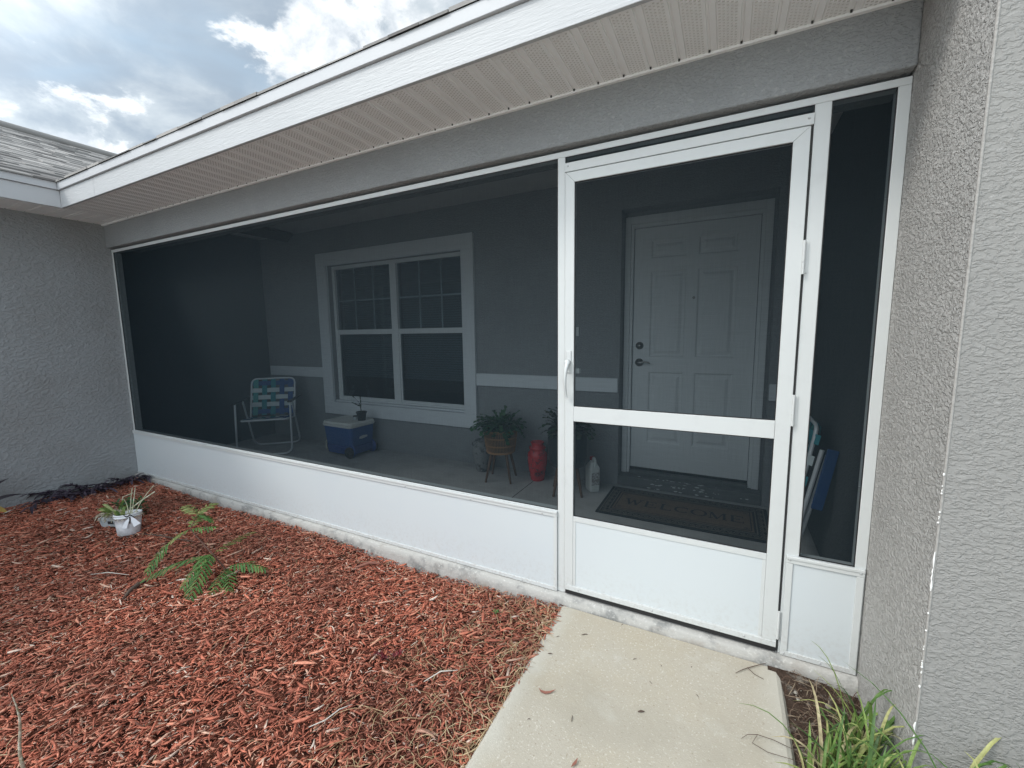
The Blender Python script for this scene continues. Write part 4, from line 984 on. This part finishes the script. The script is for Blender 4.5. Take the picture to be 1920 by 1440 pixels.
def E_let(x):
    stroke((x, -hh), (x, hh), TK, 0)
    for k, (y, l) in enumerate(((-hh + .003, .070), (0, .045), (hh - .003, .066))): stroke((x - .012, y) if y else (x, y), (x + l, y), TN, 1 + k)
    stroke((x + .068, -hh), (x + .068, -hh + .022), SR, 5); stroke((x + .064, hh), (x + .064, hh - .022), SR, 5); stroke((x + .045, -.011), (x + .045, .011), SR, 6)
stroke((-.395, hh), (-.368, -hh), TK, 0); stroke((-.368, -hh), (-.345, hh * .8), TN, 1); stroke((-.345, hh * .8), (-.318, -hh), TK, 2); stroke((-.318, -hh), (-.290, hh), TN, 3)
for x in (-.395, -.290): stroke((x - .018, hh - .002), (x + .018, hh - .002), SR, 6)
E_let(-.245)
stroke((-.130, -hh), (-.130, hh), TK, 0); stroke((-.145, -hh + .003), (-.065, -hh + .003), TN, 1); stroke((-.145, hh - .002), (-.113, hh - .002), TN, 2); stroke((-.067, -hh), (-.067, -hh + .022), SR, 3)
arc(.010, 0, .046, .050, .75, 2 * PI - .75, .016, .006); stroke((.046, .05), (.046, .022), SR, 2)
arc(.125, 0, .048, .050, 0, 2 * PI, .017, .006)
for x in (.205, .295): stroke((x - .012, -hh + .002), (x + .014, -hh + .002), SR, 6)
stroke((.205, -hh), (.205, hh), TN, 0); stroke((.208, hh), (.248, -hh), TK, 1); stroke((.248, -hh), (.288, hh), TN, 2); stroke((.293, -hh), (.293, hh), TK, 3); stroke((.192, hh - .002), (.212, hh - .002), SR, 4); stroke((.286, hh - .002), (.306, hh - .002), SR, 5)
E_let(.345)
tm = LT.build('lettering', 'matdark', dmx)
tm['label'] = 'WELCOME lettering on the doormat'

# ------------------------------------------------------------------ PLANTS IN THE BED
# seedling with feathery leaves
sd = thing('leafy_seedling', 'young feathery green seedling growing out of the red mulch', 'plant', (0, 0, 0))
def gz(x, y): return bed_h(x, y) + .004
S0 = Vector((2.61, -.60, gz(2.61, -.60)))
S1 = Vector((2.535, -.64, .05)); S2 = Vector((2.33, -.65, .17)); S3 = Vector((2.34, -.61, .245))
w = MB(); w.tube([S0 - Vector((0, 0, .03)), S0, S1, S2, S3], [.006, .005, .0045, .0035, .002], 7); w.build('stem', 'stem', sd)
def frond(p0, p1, L=.055, n=9, sag=.03, m='fern', seed=0, wd=.007):
    L *= 1.15; n = int(n * 1.4); wd *= .95
    random.seed(seed); p0 = Vector(p0); p1 = Vector(p1); mid = (p0 + p1) / 2 + Vector((0, 0, sag)); pts = bez(p0, mid, p1, n)
    mb = MB(); mb.tube(pts, .0012, 4)
    for i in range(1, n + 1):
        t = (pts[i] - pts[i - 1]).normalized(); s_ = t.cross(Vector((0, 0, 1))).normalized()
        f = math.sin(PI * (i + 1.2) / (n + 2.5)) ** .6
        for sg in (-1, 1):
            d = (s_ * sg * .8 + t * random.uniform(.7, 1.0) + Vector((0, 0, random.uniform(-.5, -.05)))).normalized(); l = L * f * random.uniform(.85, 1.1)
            q = [pts[i] + d * l * u + Vector((0, 0, -.10 * l * u * u)) for u in (0, .25, .6, .85, 1)]
            mb.strip(q, [wd * .3, wd * .9, wd, wd * .7, wd * .08], t, fold=.3)
    return mb.build('frond', m, sd)
cam = Vector((5.24, -1.944, 1.352))
frond(S3, (2.19, -.60, .275), .05, 7, .02, 'fernpale', 1); frond(S3, (2.31, -.50, .275), .05, 7, .02, 'fernpale', 2)
frond(S3, (2.40, -.56, .21), .045, 7, .02, 'fern', 3); frond(S2, (2.48, -.59, .19), .05, 7, .01, 'fern', 31); frond(S2, (2.26, -.56, .22), .045, 6, .02, 'fernpale', 32)
frond(S2, (2.29, -.75, .12), .035, 6, .02, 'fernpale', 4); frond((2.29, -.75, .12), (2.34, -.885, .02), .050, 8, .02, 'fern', 5)
frond(S1, (2.33, -.90, -.02), .055, 11, .05, 'fern', 6, .008)
frond(S1, (2.73, -.86, -.035), .070, 9, .05, 'fern', 7, .010); frond(S1, (2.60, -.83, -.03), .060, 8, .05, 'fern', 71, .009)
frond(S0 + Vector((0, 0, .03)), (2.84, -.73, -.04), .060, 7, .04, 'fern', 8, .010); frond(S0 + Vector((0, 0, .03)), (2.79, -.78, -.04), .055, 6, .04, 'fern', 81, .009)
frond(S0 + Vector((0, 0, .04)), (2.85, -.53, -.02), .065, 8, .05, 'fern', 10, .010); frond(S1, (2.42, -.33, .03), .045, 8, .03, 'fernpale', 11)
frond(S1, (2.50, -.72, .02), .050, 5, .03, 'fern', 12, .009)
# plank of bark next to it
w = MB(); w.tube([(2.37, -1.02, gz(2.37, -1.02) + .006), (2.33, -.97, gz(2.33, -.97) + .022), (2.30, -.92, gz(2.3, -.92) + .026), (2.26, -.87, gz(2.26, -.87) + .012)], [.004, .011, .013, .006], 6); tag(w.build('bark_strip', 'twig'), 'long dark strip of bark lying left of the green seedling', 'bark')
# maroon shrublet
rs = thing('maroon_seedling', 'tiny dark red leafy sprig in the middle of the mulch', 'plant', (3.98, -.69, gz(3.98, -.69)))
random.seed(5); w = MB(); wl = MB()
for i in range(9):
    a = random.uniform(0, 2 * PI); p = [(0, 0, 0), (.02 * math.cos(a), .02 * math.sin(a), .025), (.055 * math.cos(a), .055 * math.sin(a), .045 + random.uniform(0, .02))]
    w.tube(p, [.0016, .0013, .0008], 5)
    for k in range(12):
        u = random.uniform(.3, 1.1); q = Vector((.055 * u * math.cos(a), .055 * u * math.sin(a), .02 + .035 * u)); d = Vector((random.uniform(-1, 1), random.uniform(-1, 1), random.uniform(-.2, .8))).normalized(); l = random.uniform(.010, .020)
        wl.strip([q, q + d * l * .5, q + d * l], [.001, .0035, .0003], d.orthogonal())
w.build('stem', 'twig', rs); wl.build('leaf', 'redshrub', rs)['kind'] = 'stuff'
# light sprout
sp = MB(); random.seed(2)
for i in range(5):
    a = i * 1.25; sp.strip([(0, 0, 0), (.008 * math.cos(a), .008 * math.sin(a), .014), (.022 * math.cos(a), .022 * math.sin(a), .016)], [.001, .005, .0005], (-math.sin(a), math.cos(a), 0))
o = sp.build('sprout', 'fern'); o.location = (4.262, -.24, gz(4.26, -.24) + .008); tag(o, 'tiny bright green sprout in mulch near the walk', 'plant')
# purple trailing plant along the wing wall
pp = thing('purple_trailing_plant', 'dark purple strap leaved trailing plant along the left wall base', 'plant', (0, 0, 0))
random.seed(17); st = MB(); lf = MB()
for i in range(15):
    y0_ = -.08 - .62 * (i / 14); x0_ = .05 + random.uniform(0, .10); z0_ = gz(x0_, y0_)
    a = random.uniform(-2.4, -.6) if i % 2 else random.uniform(-.9, 1.2); L = random.uniform(.12, .26)
    pts = bez((x0_, y0_, z0_), (x0_ + .4 * L * math.cos(a), y0_ + .4 * L * math.sin(a), z0_ + .07), (max(.03, x0_ + L * math.cos(a)), min(-.05, y0_ + L * math.sin(a)), z0_ + random.uniform(.03, .09)), 8)
    st.tube(pts, .0035, 6)
    for k, p in enumerate(pts[1:]):
        for s_ in (0, 1):
            if random.random() < .25: continue
            b_ = a + (1 if (k + s_) % 2 else -1) * random.uniform(.3, 1.1); d = Vector((math.cos(b_), math.sin(b_), random.uniform(.05, .75))).normalized(); l = random.uniform(.07, .14)
            q = [p + d * l * u + Vector((0, 0, -.45 * l * u * u)) for u in (0, .2, .5, .8, 1)]
            q = [Vector((max(.012, v.x), min(-.045, v.y), max(v.z, gz(v.x, v.y) + .004))) for v in q]
            lf.strip(q, [.004, .010, .011, .007, .0005], d.cross(Vector((0, 0, 1))), fold=.5)
st.build('stem', 'purple', pp); o = lf.build('leaf', 'purple', pp); o['kind'] = 'stuff'
# strap leaf plant entering from the left
ti = thing('dark_strap_leaf_plant', 'broad dark leaved plant at the left wall, far left edge', 'plant', (0, 0, 0))
random.seed(6)
B0 = Vector((.22, -1.12, gz(.2, -1.1)))
def bigleaf(tip, mid, wd):
    mb = MB(); pts = bez(B0 + Vector((0, 0, .05)), mid, tip, 10); d = (Vector(tip) - B0).normalized(); s_ = d.cross(Vector((.9, -.55, .2))).normalized()
    mb.strip(pts, [wd * q for q in (.2, .3, .45, .7, .9, 1, .97, .85, .6, .3, .02)], s_, fold=.1); mb.build('leaf', 'tileaf', ti)
bigleaf((.10, -.865, .235), (.20, -1.10, .20), .028); bigleaf((.16, -.80, .085), (.20, -.98, .17), .014)
bigleaf((.30, -1.35, .40), (.24, -1.2, .25), .028); bigleaf((.12, -1.38, .30), (.2, -1.2, .22), .026); bigleaf((.42, -1.2, .2), (.34, -1.15, .25), .02)
mb = MB(); mb.tube([B0 - Vector((0, 0, .03)), B0 + Vector((0, 0, .12))], [.010, .007], 7); mb.build('stem', 'twig', ti)
mb = MB(); q = [(.10, -.985, gz(.1, -.98) + .02), (.12, -.965, .0), (.12, -.945, .005), (.13, -.925, -.015), (.13, -.91, -.03)]
mb.strip(q, [.004, .022, .026, .018, .001], (.3, .2, 1)); tag(mb.build('yellow_leaf', 'yellowleaf'), 'fallen yellow leaf against the left wall base', 'leaf')
mb = MB(); mb.tube([(.12, -.94, gz(.1, -.9) + .006), (.13, -.90, gz(.1, -.9) + .012), (.12, -.85, gz(.1, -.85) + .008)], [.003, .008, .002], 6); tag(mb.build('bleached_bark', 'bleached'), 'pale bleached bark scrap beside the yellow leaf', 'bark')
# tipped white bucket with orchid
wb = thing('white_bucket_pot', 'chalky white bucket with orchid canes and black cord bow', 'potted plant', (1.42, -.625, gz(1.42, -.62) + .002))
tl = Matrix.Rotation(math.radians(-7), 4, Vector((.6, .8, 0)))
w = MB(); w.lathe([(.058, 0), (.064, .004), (.071, .08), (.075, .128), (.079, .128), (.079, .136), (.075, .138), (.0765, .144), (.080, .146), (.080, .153), (.073, .154), (.070, .135), (.001, .128)], n=32, mtx=tl); w.build('bucket', 'pale', wb)
random.seed(12); w = MB()
for i in range(70):
    a = random.uniform(0, 2 * PI); r_ = random.uniform(0, .075); p = Vector((r_ * math.cos(a), r_ * math.sin(a), .125)); b_ = random.uniform(0, 2 * PI)
    w.tube(bez(p, p + Vector((.02 * math.cos(b_), .02 * math.sin(b_), .03)), p + Vector((.05 * math.cos(b_), .05 * math.sin(b_), random.uniform(-.01, .015))), 4), .0016, 4)
w.build('roots', 'root', wb)['kind'] = 'stuff'
w = MB()
for p1, p2, p3 in (((.01, .0, .12), (-.03, .03, .22), (-.01, -.01, .27)), ((.03, .01, .12), (.04, .03, .22), (.045, .05, .34)), ((.045, .02, .12), (.05, .05, .22), (.12, .13, .34)), ((-.0, .02, .12), (.0, .03, .26), (.0, .05, .33))):
    w.tube(bez(p1, p2, p3, 8), [.0034, .0036, .0036, .0034, .0032, .003, .0028, .0026, .0022], 6)
w.build('cane', 'cane', wb)
w = MB()
for i in range(9):
    a = random.uniform(0, 2 * PI); p = Vector((-.035 + .02 * math.cos(a), -.01 + .02 * math.sin(a), .12)); l = random.uniform(.05, .10); d = Vector((.45 * math.cos(a), .45 * math.sin(a), 1)).normalized()
    w.strip([p, p + d * l * .4, p + d * l * .8, p + d * l], [.003, .008, .007, .0006], d.cross(Vector((.85, -.5, 0))), fold=.3)
w.build('leaf', 'orchid', wb)
w = MB(); c_ = Vector((.082, -.008, .150))
w.strip([c_, c_ + Vector((-.016, -.022, -.035)), c_ + Vector((-.030, -.034, -.082))], [.004, .013, .018], (.89, .455, 0)); w.strip([c_, c_ + Vector((.024, .004, -.028)), c_ + Vector((.048, .012, -.060))], [.006, .020, .030], (.8, .41, .5)); w.build('ribbon', 'ribbon', wb)
w = MB(); w.tube(rounded([c_ + Vector((-.040, -.028, .016)), c_ + Vector((-.016, -.016, -.004)), c_ + Vector((.004, -.006, .018)), c_ + Vector((.030, .008, -.006))], .008), .0032, 6)
w.tube([c_ + Vector((0, -.008, 0)), c_ + Vector((-.002, -.010, -.05))], .003, 6); w.build('cord', 'black', wb)
# low grey square pot behind
gp = thing('grey_square_pot', 'broken grey pot with pale roots left of the white bucket', 'potted plant', (1.18, -.60, gz(1.18, -.6) + .002)); gp.rotation_euler = (0, 0, .5)
w = MB(); taper(w, .070, .060, 0, .082, .070, .072, .012); w.build('pot', 'paleg', gp, bevel=.003)
w = MB(); w.box(-.012, .028, -.0668, -.060, .026, .0725); w.build('hole', 'blackp', gp)
w = MB(); random.seed(31)
for i in range(160):
    a = random.uniform(0, 2 * PI); r_ = random.uniform(0, .085); p = Vector((r_ * math.cos(a), r_ * math.sin(a) * .8, .068)); b_ = random.uniform(0, 2 * PI)
    w.tube(bez(p, p + Vector((.03 * math.cos(b_), .03 * math.sin(b_), .055)), p + Vector((.06 * math.cos(b_), .06 * math.sin(b_), random.uniform(-.03, .03))), 4), .0018, 4)
w.build('roots', 'root', gp)['kind'] = 'stuff'
w = MB()
for i in range(16):
    a = random.uniform(0, 2 * PI); p = Vector((.02 * math.cos(a), .02 * math.sin(a), .09)); l = random.uniform(.06, .13); e = random.uniform(.3, 1.0); d = Vector((math.cos(a) * math.cos(e), math.sin(a) * math.cos(e), math.sin(e))).normalized()
    q = [p + d * l * u + Vector((0, 0, -.25 * l * u * u)) for u in (0, .3, .7, 1)]
    w.strip(q, [.003, .008, .008, .0006], d.cross(Vector((.85, -.5, 0.1))), fold=.3)
w.build('leaf', 'orchid', gp)
w = MB(); w.tube([(.05, .03, .08), (.12, .07, .14), (.20, .12, .20)], [.0055, .006, .005], 6); w.tube([(.0, .03, .08), (-.03, .10, .17), (-.0, .16, .18)], [.003] * 3, 6); w.build('cane', 'cane', gp)
# small dark shrub behind the pots
sh = MB(); random.seed(41)
for i in range(260):
    a = random.uniform(0, 2 * PI); r_ = random.uniform(0, .10); p = Vector((r_ * math.cos(a), r_ * math.sin(a), random.uniform(.01, .15))); d = Vector((random.uniform(-1, 1), random.uniform(-1, 1), random.uniform(0, 1))).normalized(); l = random.uniform(.018, .04)
    sh.strip([p, p + d * l * .5, p + d * l], [.001, .006, .0005], d.orthogonal(), fold=.3)
for i in range(9):
    a = random.uniform(0, 2 * PI); sh.tube([(0, 0, 0), (.08 * math.cos(a), .08 * math.sin(a), .14)], .0014, 4)
o = sh.build('leafy_clump', 'leaf'); o.location = (1.16, -.50, gz(1.16, -.5)); tag(o, 'small dark green leafy clump behind the two pots', 'plant')
# upright dead stem, foreground
w = MB(); random.seed(9); P0 = Vector((3.29, -1.60, -.13)); pts = [P0 + Vector((.006 * math.sin(i * 1.1), .005 * math.cos(i * .9), .042 * i)) for i in range(10)]
w.tube(pts, [.006, .0055, .005, .005, .0045, .004, .0035, .003, .0022, .001], 7)
tag(w.build('dead_stem', 'palestick'), 'thin upright lichen covered dead stem, lower left foreground', 'stem')
# twigs and leaf bits on the walk
def bit(name, pts, r_, m, label, cat, group=None, flat=False):
    mb = MB(); mb.tube(pts, r_, 5); o = mb.build(name, m); tag(o, label, cat, group)
zw = -.0455
def wk(x, y, z=0): return (x, y, zw + z)
G_ = 'leaf and twig bits scattered on the walk'
for (x, y, L, a, r_) in ((4.71, -.197, .030, .1, .0022), (4.603, -.264, .014, .3, .0014), (4.61, -.377, .020, -.1, .0022), (4.852, -.055, .012, .6, .0014), (4.947, -.246, .018, .2, .0014), (5.017, -.492, .024, .0, .0040),
                         (4.797, -.632, .026, 1.3, .0016), (4.657, -.703, .012, .1, .0014), (5.053, -.234, .010, 1.9, .0014), (5.198, -.327, .014, 1.9, .0013), (5.168, -.186, .008, .5, .0015), (5.028, -.342, .016, 2.0, .0012)):
    c, s = math.cos(a + .47), math.sin(a + .47)
    bit('leaf_bit', [wk(x - c * L / 2, y - s * L / 2, 0), wk(x, y, .002), wk(x + c * L / 2, y + s * L / 2, .0005)], [r_ * .5, r_, r_ * .4], 'twig', 'small dark dry bit lying on the beige concrete walk', 'leaf bit', G_)
mb = MB(); mb.strip([wk(4.637, -.566, .004), wk(4.650, -.575, .001), wk(4.668, -.574, .0005), wk(4.684, -.564, .001), wk(4.700, -.546, .005)], [.0008, .005, .006, .005, .0008], (-.35, .93, .1), fold=.4)
tag(mb.build('dry_leaf', 'dryleaf'), 'curled reddish leaf lying near the left edge of the walk', 'leaf')
mb = MB(); mb.strip([wk(4.852, -.800, .004), wk(4.858, -.785, .002), wk(4.862, -.765, .006)], [.0008, .006, .0008], (.95, .2, .1), fold=.4)
tag(mb.build('dry_leaf', 'dryleaf'), 'reddish leaf tip on the walk at the bottom edge of the picture', 'leaf')
bit('forked_twig', [wk(5.331, -.142, .001), wk(5.35, -.12, .003), wk(5.376, -.094, .004), wk(5.43, -.045, .004), wk(5.479, -.008, .002)], [.0009, .0014, .0018, .0014, .0008], 'twig', 'thin forked twig on the walk near the door hinge', 'twig')
tw = bpy.data.objects['forked_twig']; mb = MB(); mb.tube([wk(5.376, -.094, .004), wk(5.398, -.118, .004), wk(5.431, -.128, .001)], [.0016, .0014, .0008], 5); mb.build('side_twig', 'twig', tw)
bit('curled_grass_stem', [wk(5.344, -.447, .001), wk(5.362, -.432, .01), wk(5.393, -.419, .012), wk(5.44, -.415, .010), wk(5.52, -.430, .012)], [.0007, .001, .0012, .0011, .0009], 'twig', 'curled dry grass stem arching over the right walk edge', 'stem')
bit('curled_grass_stem', [wk(5.393, -.419, .012), wk(5.376, -.452, .004), wk(5.42, -.470, .008), wk(5.52, -.468, .016)], [.0008, .001, .001, .0008], 'twig', 'looped dry grass stem just below the curled one on the walk', 'stem')
# a few larger sticks and pale scraps in the mulch
for (n_, p, r_, m_, lb) in (('pale_twig', [(1.86, -.98, .0), (1.95, -.93, .012), (2.08, -.88, .004)], .0028, 'bleached', 'short pale forked twig in the mulch left of the seedling'),
                            ('pale_twig', [(4.19, -.72, .0), (4.23, -.66, .010), (4.29, -.62, .004)], .0028, 'bleached', 'short bleached twig in the mulch near the walk edge'),
                            ('pale_twig', [(3.93, -1.06, .004), (3.97, -1.02, .014), (3.975, -.96, .006), (4.0, -.92, .002)], .0024, 'bleached', 'crooked pale twig in the mulch at lower centre'),
                            ('bark_strip', [(3.26, -.22, .004), (3.31, -.16, .018), (3.36, -.11, .006)], .010, 'dryleaf', 'reddish bark strip near the slab edge'),
                            ('dark_branch', [(1.50, -.60, .0), (1.68, -.55, .010), (1.86, -.52, .012), (2.02, -.47, .004)], .0045, 'twig', 'thin dark branch lying right of the white bucket')):
    mb = MB(); pts = [(x, y, gz(x, y) + .012 + z) for x, y, z in p]; mb.tube(pts, [r_ * .6] + [r_] * (len(pts) - 2) + [r_ * .4], 6); tag(mb.build(n_, m_), lb, n_.split('_')[1])
# neighbouring lawn edge hides nothing; far hedge only seen in reflections is left out

# ------------------------------------------------------------------ light, sky, camera
sc = bpy.context.scene
sdir = Vector((-.66, -.72, 1.0)).normalized()      # towards the sun
su = bpy.data.lights.new('sun', 'SUN'); su.energy = SUN_E = 1.2; su.angle = math.radians(13); su.color = (1, .965, .91)
so = bpy.data.objects.new('sun', su); C.objects.link(so); so.rotation_euler = sdir.to_track_quat('Z', 'Y').to_euler()
wd_ = bpy.data.worlds.new('World'); sc.world = wd_; wd_.use_nodes = True
N = wd_.node_tree.nodes; L = wd_.node_tree.links; bg = N['Background']
sky = N.new('ShaderNodeTexSky'); sky.sky_type = 'NISHITA'; sky.sun_disc = False
sky.sun_elevation = math.asin(sdir.z); sky.sun_rotation = math.atan2(sdir.x, sdir.y)
tc = N.new('ShaderNodeTexCoord'); sx = N.new('ShaderNodeSeparateXYZ'); L.new(tc.outputs['Generated'], sx.inputs[0])
def math_(op, a, b=None, c=None):
    n = N.new('ShaderNodeMath'); n.operation = op
    for i, v in enumerate((a, b, c)):
        if v is None: continue
        if isinstance(v, (int, float)): n.inputs[i].default_value = v
        else: L.new(v, n.inputs[i])
    return n.outputs[0]
def rng_(v, a, b, c=0., d=1., smooth=True):
    n = N.new('ShaderNodeMapRange'); n.interpolation_type = 'SMOOTHSTEP' if smooth else 'LINEAR'; L.new(v, n.inputs['Value'])
    for k, q in zip(('From Min', 'From Max', 'To Min', 'To Max'), (a, b, c, d)): n.inputs[k].default_value = q
    return n.outputs['Result']
def mix_(f, a, b):
    n = N.new('ShaderNodeMix'); n.data_type = 'RGBA'; L.new(f, n.inputs['Factor'])
    for k, v in (('A', a), ('B', b)):
        if isinstance(v, tuple): n.inputs[k].default_value = (*v, 1)
        else: L.new(v, n.inputs[k])
    return n.outputs['Result']
zc = math_('MAXIMUM', sx.outputs['Z'], 0.0); den = math_('ADD', zc, .28)
cx_ = math_('DIVIDE', sx.outputs['X'], den); cy_ = math_('DIVIDE', sx.outputs['Y'], den)
cv = N.new('ShaderNodeCombineXYZ'); L.new(cx_, cv.inputs[0]); L.new(cy_, cv.inputs[1])
def wn(scale, detail, rough, off=(0, 0, 0), dist=0.):
    mp = N.new('ShaderNodeMapping'); mp.inputs['Location'].default_value = off; L.new(cv.outputs[0], mp.inputs['Vector'])
    n = N.new('ShaderNodeTexNoise'); n.inputs['Scale'].default_value = scale; n.inputs['Detail'].default_value = detail; n.inputs['Roughness'].default_value = rough; n.inputs['Distortion'].default_value = dist
    L.new(mp.outputs[0], n.inputs['Vector']); return n.outputs['Fac']
def blob(dx, dy, dz, lo, hi):
    v = Vector((dx, dy, dz)).normalized(); d = N.new('ShaderNodeVectorMath'); d.operation = 'DOT_PRODUCT'; nn = N.new('ShaderNodeVectorMath'); nn.operation = 'NORMALIZE'
    L.new(tc.outputs['Generated'], nn.inputs[0]); L.new(nn.outputs[0], d.inputs[0]); d.inputs[1].default_value = v
    return rng_(d.outputs['Value'], lo, hi)
big = wn(1.1, 5, .55, (3.2, 1.7, 0), .5); med = wn(3.2, 7, .58, (7.1, 2.2, 0), .35); fine = wn(7.0, 8, .62, (1.3, 5.5, 0), .2)
skyc = N.new('ShaderNodeMix'); skyc.data_type = 'RGBA'; skyc.blend_type = 'MULTIPLY'; skyc.inputs['Factor'].default_value = 1
L.new(sky.outputs[0], skyc.inputs['A']); skyc.inputs['B'].default_value = (1, 1, 1, 1)
K = 10.0        # background strength is 0.1
cloud_grey = mix_(rng_(med, .36, .66), (.29 * K, .35 * K, .415 * K), (.52 * K, .575 * K, .61 * K))
cover = rng_(big, .30, .46)
col = mix_(cover, (.32 * K, .415 * K, .51 * K), cloud_grey)
puff = math_('ADD', math_('MULTIPLY', fine, .50), math_('MULTIPLY', med, .50))
for (dx, dy, dz, lo, amp) in ((-.735, .485, .475, .985, .085), (-.69, .545, .455, .990, .07), (-.60, .61, .510, .988, .10), (-.885, .31, .352, .990, .06), (-.80, .40, .44, .985, -.05)):
    puff = math_('ADD', puff, math_('MULTIPLY', blob(dx, dy, dz, lo, 1.0), amp))
bright = rng_(puff, .555, .635)
col = mix_(bright, col, mix_(rng_(wn(5.0, 8, .65, (9.3, 4.4, 0), .2), .35, .62), (.50 * K, .55 * K, .60 * K), (.88 * K, .90 * K, .90 * K)))
# sky lifted out of view behind the camera for fill; glow around sun
gain = blob(-.1, -.80, .6, -.15, .75)
gm = N.new('ShaderNodeVectorMath'); gm.operation = 'SCALE'; L.new(col, gm.inputs[0]); L.new(rng_(gain, 0, 1, 1., 2.45, False), gm.inputs['Scale']); col = gm.outputs[0]
glow = blob(sdir.x, sdir.y, sdir.z, .5, 1.0)
gl = N.new('ShaderNodeMix'); gl.data_type = 'RGBA'; gl.blend_type = 'ADD'; L.new(glow, gl.inputs['Factor']); L.new(col, gl.inputs['A']); gl.inputs['B'].default_value = (.9 * K, .88 * K, .84 * K, 1)
fin = N.new('ShaderNodeMix'); fin.data_type = 'RGBA'; fin.inputs['Factor'].default_value = .92; L.new(sky.outputs[0], fin.inputs['A']); L.new(gl.outputs['Result'], fin.inputs['B'])
L.new(fin.outputs['Result'], bg.inputs['Color']); bg.inputs['Strength'].default_value = .1

cd = bpy.data.cameras.new('camera'); co_ = bpy.data.objects.new('camera', cd); C.objects.link(co_)
cd.sensor_width = 36; cd.lens = 787.57 / 1920 * 36; cd.clip_start = .02; cd.clip_end = 500
yaw, pit, rol = .4719, 1.4494, -.0132
co_.matrix_world = Matrix.Translation((5.2397, -1.9441, 1.3516)) @ Matrix.Rotation(yaw, 4, 'Z') @ Matrix.Rotation(pit, 4, 'X') @ Matrix.Rotation(rol, 4, 'Z')
sc.camera = co_
sc.render.engine = 'CYCLES'; sc.cycles.max_bounces = 8; sc.cycles.transparent_max_bounces = 12
sc.view_settings.view_transform = 'Standard'; sc.view_settings.look = 'None'; sc.view_settings.exposure = 0.52; sc.view_settings.gamma = 1
